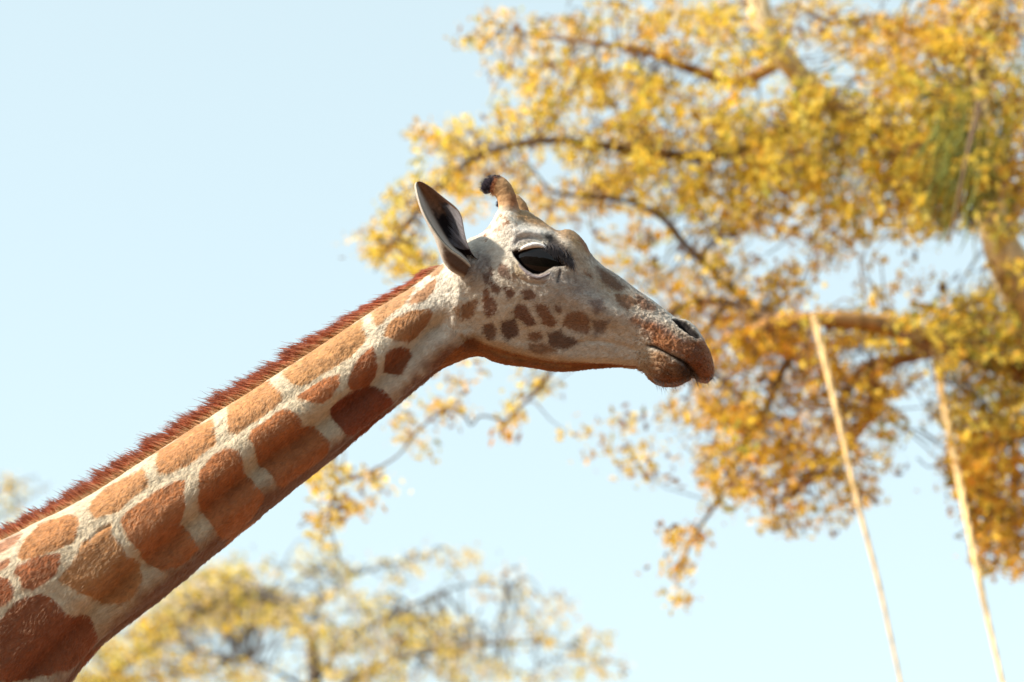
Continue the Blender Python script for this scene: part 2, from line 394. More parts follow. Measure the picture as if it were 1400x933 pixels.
dz += 0.0045 * gau(727, 380, 26, 6, 14)                                      # lower lid
dz += 0.006 * gau(830, 428, 40, 9, 22) - 0.006 * gau(815, 452, 30, 9, 12) - 0.004 * gau(660, 398, 12, 26)
dz += 0.005 * gau(922, 474, 26, 12, 32) + 0.006 * gau(912, 506, 20, 12, 20) + 0.004 * gau(962, 500, 10, 16)
dz += 0.026 * gau(641, 366, 14, 17, -20)                                     # root of the ear
dz += 0.004 * gau(941, 461.5, 16, 2.4, 32)                                   # nostril rim
dz += 0.024 * gau(693, 303, 13, 11)
dz += np.where(qx > 868, 1, 0) * (0.0011 * vnoise(Q * 260 + 7) + 0.0010 * vnoise(Q * 120 + 17))
d_eye = poly_sdf(qx, qy, EYE); d_nos = poly_sdf(qx, qy, NOSTRIL)
dz -= 0.020 * sstep(1.5, -3.5, d_eye); dz -= 0.026 * sstep(0.8, -4.0, d_nos)
inpic = (qx > -60)
wr = vnoise(Q * [22, 22, 22] + 5) * 0.0016 + vnoise(Q * [60, 60, 60] + 3) * 0.0006 + vnoise(Q * [140, 140, 140] + 11) * 0.0009
dz += wr * inpic
# fine vertical folds of loose skin behind the jaw and round the ear root
fold = np.sin((qx * 0.96 + qy * 0.25) * 1.25 + vnoise(Q * 40) * 2.0)
dz += 0.0007 * fold * np.exp(-(((qx - 558) / 30) ** 2 + ((qy - 448) / 18) ** 2)) + 0.0013 * fold * np.exp(-(((qx - 652) / 14) ** 2 + ((qy - 358) / 22) ** 2))
edge = np.minimum(np.arange(MN + 1), MN - np.arange(MN + 1)); ew = np.tile(sstep(0, 14, edge), nr)
dz *= facing * np.maximum(ew, 0.0)
Q = Q + QN * dz[:, None]
Pn = P.copy(); Pn[:, near] = Q.reshape(nr, MN + 1, 3)
mir = Pn[:, 1:MN][:, ::-1].copy(); mir[..., 1] *= -1; Pn[:, MN + 1:] = mir
P = Pn

# --- coat colours (albedo), drawn on the near side and mirrored
CREAM, WHITE, COOL = np.array([.60, .52, .40]), np.array([.64, .60, .535]), np.array([.57, .54, .505])
def A(r, g, b, k=0.72): return (srgb(r, g, b) * 0.93 + 0.012) * k
N_PATCH = [  # neck patches: polygon, colour; lower ones darkened further to paint in neck shade
 ([(606,362),(608,366),(596,377),(589,379),(591,374)], A(200,160,125)),
 ([(596,383),(592.5,395.5),(583.5,407.5),(571.5,416),(563,418),(562.5,413),(573,400),(585,389.5)], A(200,155,120)),
 ([(567,394),(563,400),(555,415),(540,425.5),(519,443.5),(515,443.5),(509,428),(525,418),(540,407),(555,397)], A(214,166,122)),
 ([(588,425),(589,430),(582,445),(573,458.5),(564,464.5),(540,466),(526.5,460),(529.5,449.5),(540,437.5),(558,429),(576,425.5)], A(200,146,102)),
 ([(527.5,486),(536,479),(551.5,476),(563.5,479),(566,486),(558,501),(550,511.5),(539.5,513),(532.6,510),(527.5,494)], A(176,112,78)),
 ([(496,438),(495,452),(501,461),(492,473),(477,488),(456,500),(438,511),(426,520),(411,526),(399,523),(388.5,509),(440,472),(480,446)], A(214,162,112)),
 ([(409,542),(426,530),(440,520),(464,513),(463,525),(452,541),(440,551),(427,551)], A(206,132,84)),
 ([(510,476),(514,498),(514,517),(509,530),(481,532),(477,525),(481,510),(491.5,492.6),(502,480.6)], A(194,120,78)),
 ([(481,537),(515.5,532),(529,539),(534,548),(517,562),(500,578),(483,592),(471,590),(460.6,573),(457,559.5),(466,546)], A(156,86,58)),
 ([(313.5,556),(312,577),(315,589),(324,592),(336,583),(357,568),(375,556),(385,545.5),(384,538),(375,530.5),(368,523),(366,518)], A(214,158,108)),
 ([(394,561),(405,569),(413,582.4),(434,586),(447,604),(444,620),(415,642),(388,663),(380,661),(370.6,644),(359,636.4),(351,617),(342,600),(345.6,590),(369,575),(380,565)], A(206,134,86)),
 ([(291,573),(292,594),(294,605),(282,615),(254,635.5),(227,646),(218,644),(215,632),(218,618),(237,606),(263,587)], A(214,156,106)),
 ([(310,614),(325.5,618),(337,648),(359.5,678),(346,706),(316,735),(303,735),(287.6,712),(272.5,686),(274,648),(291,625)], A(206,134,86)),
 ([(196,643),(202,656),(199.5,664.6),(182,678),(160,697),(131,708),(124,697),(127,687),(141,671.5),(168.6,654)], A(214,158,108)),
 ([(166.5,712.5),(174,701),(212,674.6),(242,657.6),(251.6,657.6),(251.6,693.5),(246,716),(261,731),(268,748),(250,765),(220,778),(205,773),(193,754),(178,739)], A(208,138,90)),
 ([(103,704.6),(108,715),(103,732),(96,742),(75.5,751),(51.5,759.5),(31,764.6),(27,759.5),(32.6,744),(44.6,728.6),(58,716.6),(82,707)], A(208,148,98)),
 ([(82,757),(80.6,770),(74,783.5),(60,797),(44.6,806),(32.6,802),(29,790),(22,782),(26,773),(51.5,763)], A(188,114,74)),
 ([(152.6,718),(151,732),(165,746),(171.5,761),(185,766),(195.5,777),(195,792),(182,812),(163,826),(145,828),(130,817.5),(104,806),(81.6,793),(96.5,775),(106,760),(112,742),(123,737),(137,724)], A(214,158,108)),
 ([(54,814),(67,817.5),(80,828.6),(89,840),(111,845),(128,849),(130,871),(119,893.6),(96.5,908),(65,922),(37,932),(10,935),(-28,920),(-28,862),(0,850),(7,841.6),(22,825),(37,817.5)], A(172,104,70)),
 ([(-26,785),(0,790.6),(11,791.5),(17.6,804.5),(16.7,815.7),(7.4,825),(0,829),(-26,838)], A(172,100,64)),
 ([(-16,772),(0,770),(13,764.6),(10,775),(0,780),(-16,784)], A(190,130,95)), ([(30,729),(0,744),(-20,755),(-22,764),(0,756),(22,742)], A(190,140,110)),
]
H_PATCH = [  # face spots
 ([(682.5,370),(685,363),(695,365),(697,381),(688,378)], A(120,92,80), 1.5), ([(671,386),(677,389),(686,394),(680,402),(674,397)], A(120,84,62), 1.3),
 ([(687,393),(698.6,396),(703,402.5),(694,409),(691,399)], A(118,82,64), 1.3), ([(714.7,399),(722,396),(733,401.5),(731,408),(720,408)], A(125,95,80), 1.6),
 ([(709,414),(719,418.6),(726.5,431.5),(735,443),(723,444),(711.5,437),(702,426),(705,419.7)], A(118,78,56), 1.4),
 ([(734,417.5),(746,416.5),(752,425),(759.7,440),(754,446.5),(744.7,444),(737,429)], A(140,102,72), 1.4),
 ([(758.6,417.5),(767,419.7),(766,427),(759.7,425)], A(130,108,95), 2.0), ([(665,407),(673,406),(679,414),(681.5,423),(674,429),(667.5,432.5),(664,421)], A(128,86,60), 1.4),
 ([(633,418.6),(643,411),(651.5,412),(650,425),(643,434.7),(633,436)], A(165,125,85), 2.0), ([(621.5,421),(628,418.6),(627,431.5),(622.5,431.5)], A(195,165,130), 1.5),
 ([(660,444),(673,442),(679,451),(677,461.5),(668.6,463.6),(661,453)], A(120,88,64), 2.4), ([(686,440),(703,437),(709,448.6),(709,459),(696.5,462.5),(687,455)], A(92,62,54), 2.4),
 ([(722,455),(739,454),(741.5,461.5),(731,468),(723,463.6)], A(135,102,74), 2.6), ([(750,455),(767,453),(771.5,460),(786.5,463.6),(791,470),(771.5,476.5),(752,472)], A(100,74,62), 2.4),
 ([(776,429),(793,426),(806,436),(806,457),(786.5,453),(771.5,444)], A(150,122,102), 2.5), ([(661,375),(668,372),(671,363),(674,372),(668,387),(663,392)], A(110,84,74), 1.8),
 ([(662,397),(667,395),(668,405),(662,412)], A(150,105,72), 1.6), ([(806,414),(822.5,409.6),(827,424),(815,431)], A(138,128,130), 4.0),
 ([(811,438),(834,438),(827,452),(813,461.5)], A(128,120,124), 4.0), ([(843.7,405),(858,404),(872,414),(858,422.6),(846,416.7)], A(140,108,82), 2.2),
 ([(815,367),(827,372),(855.5,393),(846,397),(825,386)], A(112,84,66), 2.4), ([(870,402.5),(898,421),(893,426),(877,421)], A(125,92,72), 2.4),
 ([(800,375),(808,377),(809,381),(802,379)], A(140,112,88), 1.5), ([(722,470),(742,468),(760,480),(740,484),(725,478)], A(150,118,86), 3.5),
 ([(702,376),(706,376),(706,381),(703,381)], A(130,105,90), 1.2), ([(792,326),(798,328),(803,338),(806,347),(800,343),(795,334)], A(150,100,74), 2.0),
]
for k in range(26):                                    # small ochre spots under the horn
    x = 664 + (k % 9) * 5.2 + rng.normal(0, 1.2); y = 330 - (k // 9) * 8.5 - (k % 9) * 1.2 + rng.normal(0, 1.2)
    r = rng.uniform(1.3, 2.7)
    a = np.linspace(0, 2 * np.pi, 7)[:-1]; H_PATCH.append((np.column_stack([x + r * np.cos(a) * 0.9, y + r * 1.25 * np.sin(a)]), A(168, 118, 62), 0.9))
TAN_TOP = [(704,306),(706,296),(708,284),(719,287),(740,298),(760,313),(780,311),(795,322),(806,338),(812,352),(803,352),(792,346),(780,336),(764,327),(748,320),(735,313),(718,309)]
MUZZLE = [(851,433),(872,435),(893,441.5),(912,452),(926,460),(945,466),(966,462),(990,500),(975,535),(943,510),(931,490),(903,478),(889,471),(889,461.5),(874,446)]
LOWLIP = [(890,479),(902,481),(914,487),(930,494),(946,509),(952,516),(940,535),(905,540),(890,530),(880,512),(884,495)]
JAWBAND = [(600,500),(624,475),(649,462),(662,470),(677,475.5),(698,481.5),(716,486.5),(748,494),(780,496),(830,498),(872,500),(890,530),(760,540),(640,520)]
VENTRAL = GROOVE[2:] + [(60, 1000), (400, 800), (620, 520), (640, 490), (610, 470)]
def paint(px, py, Q):
    n1 = vnoise(Q * 55 + 1.7); n2 = vnoise(Q * 170 + 4.1); n3 = vnoise(Q * 420 + 8.8); n0 = vnoise(Q * 14 + 30)
    w = sstep(470, 600, px + 0.3 * py - 130)[:, None]
    c = CREAM * (1 - w) + WHITE * w
    cool = (np.exp(-(((px - 800) / 55) ** 2 + ((py - 410) / 40) ** 2)) * 0.8 + sstep(640, 760, px) * 0.35)[:, None]
    c = c * (1 - np.clip(cool, 0, 1)) + COOL * np.clip(cool, 0, 1)
    c = c * (1 + 0.05 * n0 + 0.06 * n2)[:, None]
    def lay(c, poly, colr, soft, amp=1.0, k=1.0, fine=1.0, grow=0.0):
        d = poly_sdf(px, py, poly, 30) + grow + amp * (1.3 * n1 + 0.8 * n2) + fine * 0.7 * n3
        m = sstep(soft, -soft, d)[:, None] * k
        return c * (1 - m) + colr * m
    def blob(c, x, y, sx, sy, rot, colr, k):
        ca, sa = math.cos(R(rot)), math.sin(R(rot)); dx, dy = px - x, py - y
        m = (k * np.exp(-0.5 * (((dx * ca + dy * sa) / sx) ** 2 + ((-dx * sa + dy * ca) / sy) ** 2)) * (1 + 0.35 * n2))[:, None]
        m = np.clip(m, 0, 1); return c * (1 - m) + colr * m
    # tawny underside of the neck, with shade and warm bounce painted in
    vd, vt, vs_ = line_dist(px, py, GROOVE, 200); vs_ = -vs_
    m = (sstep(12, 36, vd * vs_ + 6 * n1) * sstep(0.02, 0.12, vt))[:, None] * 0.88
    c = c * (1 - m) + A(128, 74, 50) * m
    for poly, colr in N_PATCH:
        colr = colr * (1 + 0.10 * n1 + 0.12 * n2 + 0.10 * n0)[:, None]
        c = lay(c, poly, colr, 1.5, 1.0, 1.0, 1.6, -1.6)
    c = lay(c, JAWBAND, A(176, 116, 72) * (1 + 0.18 * n1)[:, None], 2.0, 0.8)  # jaw underside: modest pigment with warm ground bounce painted in
    for ln_, kk in (([(655, 467), (677, 475), (700, 482), (730, 489), (760, 494), (800, 496)], .75), ([(672, 481), (690, 488), (720, 494), (750, 500), (780, 503)], .5)):
        d, tt, sd = line_dist(px, py, ln_, 20); m = (kk * np.exp(-(d / 1.7) ** 2))[:, None]; c = c * (1 - m) + A(208, 168, 120) * m
    c = blob(c, 645, 468, 9, 8, 0, A(110, 70, 55), 0.8)
    c = lay(c, TAN_TOP, A(196, 158, 116) * (1 + 0.10 * n1 + 0.1 * n2)[:, None], 6.0, 1.5)
    # speckled grey of the cheek and bridge
    c = blob(c, 795, 392, 22, 14, 20, A(165, 158, 158), 0.7); c = blob(c, 742, 405, 22, 12, 10, A(190, 190, 194), 0.4)
    c = blob(c, 832, 393, 40, 11, 38, A(190, 164, 132), 0.7); c = blob(c, 786, 352, 18, 14, 30, A(196, 162, 122), 0.6); c = blob(c, 700, 475, 40, 8, 15, A(196, 166, 130), 0.45)
    d, tt, sd = line_dist(px, py, [(806, 352), (824, 368), (850, 386), (880, 408), (905, 426)], 30); m = (0.55 * np.exp(-(d / 8) ** 2) * np.clip(.6 + 1.2 * n2 + .8 * n1, 0, 1))[:, None]; c = c * (1 - m) + A(128, 96, 72) * m
    for poly, colr, soft in H_PATCH:
        c = lay(c, poly, colr * np.array([1.18, 1.0, .86]) * (1 + 0.2 * n2 + .15 * n3)[:, None], soft + .4, 1.5, 0.88, 3.0, -1.2 if soft > 1.05 else 0.9)
    c = lay(c, MUZZLE, A(188, 130, 90) * (1 + 0.16 * n1 + 0.20 * n2 + 0.24 * n3)[:, None], 8.0, 3.0)
    c = blob(c, 955, 490, 12, 22, -20, A(130, 66, 44), 0.55); c = blob(c, 905, 450, 22, 6, 25, A(140, 82, 58), 0.6)
    c = blob(c, 950, 478, 7, 6, 0, A(90, 60, 48), 0.5)
    c = lay(c, LOWLIP, A(176, 128, 84) * (1 + 0.18 * n1 + 0.22 * n2 + 0.2 * n3)[:, None], 6.0, 3.0, 0.9)
    c = blob(c, 936, 508, 9, 13, -38, A(52, 40, 42), 0.95); c = blob(c, 912, 512, 9, 5, 20, A(96, 62, 50), 0.7)
    c = blob(c, 915, 522, 20, 5, 0, A(164, 96, 58), 0.7); c = blob(c, 882, 487, 8, 9, 0, A(205, 190, 165), 0.75); c = blob(c, 884, 508, 6, 9, -20, A(190, 165, 130), 0.5)
    # round the ear root and the eye
    c = blob(c, 641, 366, 10, 17, -28, A(112, 84, 70), 0.95); c = blob(c, 656, 356, 8, 18, 0, A(150, 140, 140), 0.75)
    c = blob(c, 666, 360, 7, 10, 10, A(120, 104, 104), 0.7)
    c = blob(c, 722, 322, 21, 4.5, 3, A(240, 238, 236, 0.85), 1.0); c = blob(c, 706, 333, 4.5, 9, 25, A(232, 230, 230), 0.9)
    c = blob(c, 717, 331.5, 11, 2.6, -8, A(120, 112, 122), 0.65)
    c = lay(c, [(742,326),(752,327),(764,333),(774,342),(780,352),(780,358),(774,364),(762,358),(752,350),(747,338)], A(40, 32, 36), 4.0, 1.2, 0.95)
    c = blob(c, 712, 372, 8, 7, 40, A(222, 196, 150), 0.8); c = blob(c, 738, 380, 18, 5, 5, A(182, 164, 164), 0.7)
    c = lay(c, [(764,370),(768,371),(764,389),(760,389)], A(70, 66, 76), 1.6, 0.5, 0.85)
    c = blob(c, 701.5, 361.5, 1.3, 1.6, 0, A(40, 32, 32), 0.95)
    m = sstep(2.6, 0.2, poly_sdf(px, py, EYE))[:, None]; c = c * (1 - m) + A(38, 32, 38) * m
    # nostril and mouth line
    c = lay(c, [(905,442),(920,440),(940,461),(957,466),(945,468),(925,461)], A(188, 172, 155), 2.5, 0.8, 0.7)
    m = sstep(1.6, -0.6, poly_sdf(px, py, NOSTRIL))[:, None]; c = c * (1 - m) + A(24, 22, 28) * m
    d, tt, sd = line_dist(px, py, MOUTH, 20); m = (0.9 * np.exp(-(d / (1.6 + 1.6 * tt)) ** 2))[:, None]; c = c * (1 - m) + A(44, 34, 36) * m
    gs = sstep(690, 780, px) * np.clip(0.25 + 0.5 * n2 + 0.5 * n1, 0, 1) * 0.35; c = c * (1 - gs[:, None]) + A(120, 112, 114) * gs[:, None]
    # scattered dark flecks on the pale throat and cheek, pores on the muzzle
    fl = (vnoise(Q * 230 + 50) > 0.72) & (px > 560) & (px < 660) & (py > 380) & (py < 470); c[fl] *= 0.62
    po = (vnoise(Q * 330 + 70) > 0.46) & (px > 868) & (py > 440); c[po] *= 0.60
    return np.clip(c, 0.004, 0.85)
qx2, qy2 = proj(Q)
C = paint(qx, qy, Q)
# off the frame: the same kind of patchwork from cells
off = qx < -24
if off.any():
    q = Q[off]; cell = rng.uniform([-4.0, -.4, 1.6], [-1.0, .1, 3.2], (150, 3)) * [1, 1, 1]
    dd = np.linalg.norm((q[:, None] + 0.03 * vnoise(q * 9)[:, None, None] - cell[None]) * [1, .6, 1], axis=-1); dd.sort(axis=1)
    m = sstep(0.022, 0.034, dd[:, 1] - dd[:, 0])[:, None]; C[off] = CREAM * (1 - m) + A(176, 104, 66) * m
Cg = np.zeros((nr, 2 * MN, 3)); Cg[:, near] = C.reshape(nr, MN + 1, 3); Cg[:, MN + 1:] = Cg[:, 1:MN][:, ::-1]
Fb = grid_faces(nr, 2 * MN)
parts = [(P.reshape(-1, 3), Fb)]
leg_cols = []
for (lx, ly, hind) in ((-1.85, -0.19, 0), (-1.92, 0.19, 0), (-3.42, -0.19, 1), (-3.36, 0.19, 1)):
    if hind: pts = [(lx, ly, 2.15), (lx + .10, ly, 1.75), (lx + .05, ly, 1.25), (lx - .09, ly, 0.82), (lx - .03, ly, 0.40), (lx, ly, 0.16), (lx + .05, ly, 0.07), (lx + .06, ly, 0.0)]; rd = [.20, .17, .10, .068, .052, .055, .07, .085]
    else: pts = [(lx - .1, ly, 2.45), (lx - .02, ly, 2.0), (lx, ly, 1.5), (lx + .03, ly, 0.92), (lx + .02, ly, 0.5), (lx + .01, ly, 0.16), (lx + .05, ly, 0.07), (lx + .06, ly, 0.0)]; rd = [.19, .15, .10, .078, .052, .055, .07, .085]
    V, F = tube(pts, rd, 24, 12); parts.append((V, F))
    cc = np.where((vnoise(V * 7 + lx) > -0.05)[:, None] & (V[:, 2:] > 0.7), A(176, 104, 66), CREAM); cc[V[:, 2] < 0.11] = (.06, .045, .035); leg_cols.append(cc)
V, F = tube([(-3.84, 0, 2.22), (-3.98, 0, 1.9), (-4.0, 0, 1.5), (-4.0, 0, 1.25)], [.05, .03, .02, .012], 12, 6); parts.append((V, F)); leg_cols.append(np.tile(CREAM, (len(V), 1)))
Vb, Fb = join(parts); Cb = np.vstack([Cg.reshape(-1, 3)] + leg_cols)
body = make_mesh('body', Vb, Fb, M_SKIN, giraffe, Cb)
V, F = tube([(-4.0, 0, 1.32), (-4.0, 0, 1.1), (-4.02, 0, 0.85)], [.02, .05, .012], 10, 5, 0.2)
make_mesh('tail_tuft', V, F, M_LASH, giraffe)

# ------------------------------------------------------------------ eye with lids and lashes
def near_y(px, py, tol=4.0):
    d = (qx2 - px) ** 2 + (qy2 - py) ** 2; k = np.argpartition(np.where(facing > 0.02, d, 1e9), 6)[:6]
    return Q[k, 1].mean()
def make_eye(side):
    yc = near_y(738, 330) + 0.030
    c = unproj(737.0, 358.5, yc - 0.016); th = np.linspace(0, np.pi, 28); ps = np.linspace(0, 2 * np.pi, 40, endpoint=False)
    TH, PS = np.meshgrid(th, ps, indexing='ij')
    E = np.stack([0.0640 * np.sin(TH) * np.cos(PS), 0.030 * np.cos(TH), 0.0440 * np.sin(TH) * np.sin(PS)], -1)
    a = R(-15); x, z = E[..., 0].copy(), E[..., 2].copy(); E[..., 0] = x * math.cos(a) - z * math.sin(a); E[..., 2] = x * math.sin(a) + z * math.cos(a)
    V = (E + c).reshape(-1, 3); V[:, 1] *= side
    return make_mesh('eye', V, grid_faces(28, 40), M_EYE, giraffe), yc
eye_n, YE = make_eye(1)
eye_f, _ = make_eye(-1)
def ribbon_lid(pts, w0, name, colr, side, parent, dy, thick):
    """a fold of lid: a flattened tube following pts"""
    C = np.array([unproj(x, y, near_y(x, y) + dy) for x, y in pts]); C[:, 1] *= side
    V, F = tube(C, w0, 10, 6)
    return make_mesh(name, V, F, M_SKIN, parent, np.tile(colr, (len(V), 1)))
for side, eo in ((1, eye_n), (-1, eye_f)):
    ribbon_lid([(709, 343.5), (718, 338.5), (730, 335.5), (742, 337.5), (753, 345)], np.array([.0012, .0056, .0072, .0058, .0012]), 'eyelid', A(240, 240, 244, .95), side, eo, -0.0005, 0)
    ribbon_lid([(704, 355), (711, 364.5), (722, 374.5), (735, 380.5), (748, 376.5), (759, 370.5)], np.array([.001, .0035, .0048, .005, .004, .001]), 'eyelid', A(168, 160, 168), side, eo, 0.002, 0)
    # upper lashes: a dense dark fringe swept forward and down
    n = 300; t = rng.random(n); root = np.column_stack([np.interp(t, [0, .5, 1], [738, 757, 776]), np.interp(t, [0, .5, 1], [337, 337, 352])]) + rng.normal(0, 2.2, (n, 2))
    Pl = np.zeros((n, 5, 3)); ln = rng.uniform(9, 20, n)
    for k in range(5):
        f = k / 4; q = root + np.column_stack([(0.75 - 0.2 * f) * ln * f, (0.55 + 0.5 * f) * ln * f])
        pp = unproj(q[:, 0], q[:, 1], 0.0); yy = YE - 0.026 - 0.016 * math.sin(f * 2.2)
        Pl[:, k] = unproj(q[:, 0], q[:, 1], yy)
    Pl[..., 1] *= side
    make_hair('eyelash', Pl, np.array([.0011, .0010, .0008, .0005, .0002]), np.tile([[.012, .010, .014]], (n, 1)), M_MANE, eo)

# ------------------------------------------------------------------ ears
def make_ear(side):
    rows = [((646,384),(648,372),(656,356)), ((632,379),(642,362),(649,351)), ((617,371),(630,351),(642,340)), ((607,360),(616,341.5),(637.5,329)), ((601,345),(605.5,331.5),(634.5,317)), ((594,325),(596,319),(632.5,306)),
            ((584.5,306),(586.5,304.5),(629.5,294)), ((576,288),(578,287.5),(622.5,283.5)), ((570,270),(572.3,269.8),(606,270)), ((567.3,258),(569.5,257.8),(590,257)), ((567,252.5),(569,252.2),(579,250)), ((569,249),(570,249),(573,248))]
    yb = [0.030, 0.012, 0.0, -0.006, -0.010, -0.012, -0.014, -0.014, -0.013, -0.012, -0.012, -0.012]
    y0 = near_y(642, 372) - 0.012
    sec, colr = [], []
    for (Sx, Lx, Rx), yy, k in zip(rows, yb, range(len(rows))):
        S_, L_, R_ = map(np.array, (Sx, Lx, Rx)); wd = np.hypot(*(R_ - L_)); s = min(1.0, wd / 40.0)
        if k == 0: s *= 0.25
        dp = 0.050 * s
        pl = [(L_, -0.016 * s), (L_ + (R_ - L_) * .10, -0.004 * s), (L_ + (R_ - L_) * .30, dp * .75), (L_ + (R_ - L_) * .55, dp), (L_ + (R_ - L_) * .80, dp * .7), (L_ + (R_ - L_) * .95, 0.006 * s), (R_, -0.002),
              (R_ + (R_ - L_) * .01, 0.006), (L_ + (R_ - L_) * .85, dp * .85 + .006), (L_ + (R_ - L_) * .5, dp + .010), (S_ * .75 + R_ * .25, dp * .9 + .008), (S_, dp * .45 + 0.004), (S_ * .7 + L_ * .3 - [0.6, 0], -0.002 * s), (S_ * .25 + L_ * .75 - [1.0, 0], -0.013 * s)]
        sec.append([unproj(p[0], p[1], y0 + yy + d) for p, d in pl])
    sec = np.array(sec); m = sec.shape[1]
    uu = np.linspace(0, len(rows) - 1, 90)
    g1 = catmull(sec.reshape(len(rows), -1), uu).reshape(90, m, 3)
    cl = np.concatenate([g1[:, -2:], g1, g1[:, :3]], 1).transpose(1, 0, 2).reshape(m + 5, -1)
    vv = np.linspace(2, m + 2, m * 6, endpoint=False)
    g2 = catmull(cl, vv).reshape(len(vv), 90, 3).transpose(1, 0, 2)
    n = len(vv); v = (vv - 2); U = np.broadcast_to((uu / (len(rows) - 1))[:, None], (90, n)); Vv = np.broadcast_to(v[None], (90, n))
    Pp = g2.reshape(-1, 3); nz = vnoise(Pp * 120); nf = vnoise(Pp * 400)
    c = np.tile(A(214, 208, 200), (90 * n, 1)); Uf, Vf = U.ravel(), Vv.ravel()
    def mixc(c, m, k): m = np.clip(m, 0, 1)[:, None]; return c * (1 - m) + k * m
    ins = sstep(0.9, 1.7, Vf + 0.2 * nz) * sstep(6.1, 5.6, Vf)
    inner = A(196, 164, 148) * (1 + 0.2 * nz)[:, None]
    c = mixc(c, ins, inner)
    c = mixc(c, sstep(0.2, 0.6, Vf) * sstep(2.1, 1.5, Vf), A(214, 204, 196))
    c = mixc(c, ins * sstep(0.70, 0.54, Uf + 0.06 * nz) * sstep(1.5, 2.0, Vf), A(40, 33, 40))
    c = mixc(c, sstep(4.6, 5.2, Vf + 0.3 * nf) * sstep(6.0, 5.7, Vf) * sstep(0.62, 0.48, Uf), A(104, 102, 118))
    c = mixc(c, np.exp(-((Vf - 0.35) / .22) ** 2) * sstep(1.0, .3, Uf), A(60, 54, 56)); c = mixc(c, np.exp(-((Vf - 5.9) / .35) ** 2), A(110, 96, 92))
    c = mixc(c, np.exp(-((Vf - 0.0) / .22) ** 2) + np.exp(-((Vf - 14) / .3) ** 2), A(232, 222, 204))
    c = mixc(c, sstep(11.3, 12.0, Vf) * sstep(13.75, 13.3, Vf) * sstep(0.40, 0.26, Uf + .04 * nz) * 0.95, A(104, 76, 60))
    hinge = unproj(644, 366, y0 + 0.02)
    def pose(X):                                      # the far ear is turned out, away from the camera
        X = X.copy()
        if side < 0:
            d = X - hinge; a = R(62); d = np.stack([d[..., 0], d[..., 1] * math.cos(a) - d[..., 2] * math.sin(a), d[..., 1] * math.sin(a) + d[..., 2] * math.cos(a)], -1)
            X = hinge + d; X[..., 1] *= -1
        return X
    Pm = pose(Pp)
    o = make_mesh('ear', Pm, grid_faces(90, n), M_SKIN, giraffe, np.clip(c, .005, .8))
    # pale hair lining the front wall of the ear
    nh = 1700; a = rng.uniform(0.18, 0.60, nh); b = rng.uniform(4.5, 5.75, nh)
    ii = (a * 89).astype(int); jj = (b / m * n).astype(int)
    r0 = g2[ii, jj]; dirx = norm(g2[ii, np.maximum(jj - 8, 0)] - r0 + np.array([0, -0.012, 0])); ln = rng.uniform(.014, .036, nh)[:, None]
    up = norm(g2[np.minimum(ii + 4, 89), jj] - r0)
    H = np.stack([r0, r0 + ln * .4 * dirx + ln * .15 * up, r0 + ln * .75 * dirx + ln * .5 * up, r0 + ln * dirx + ln * .9 * up], 1); H = pose(H)
    make_hair('ear_hair', H, np.array([.0005, .0004, .0003, .0001]), rng.uniform(.35, 1.1, (nh, 1)) * A(140, 138, 152), M_MANE, o)
    return o
make_ear(1); make_ear(-1)

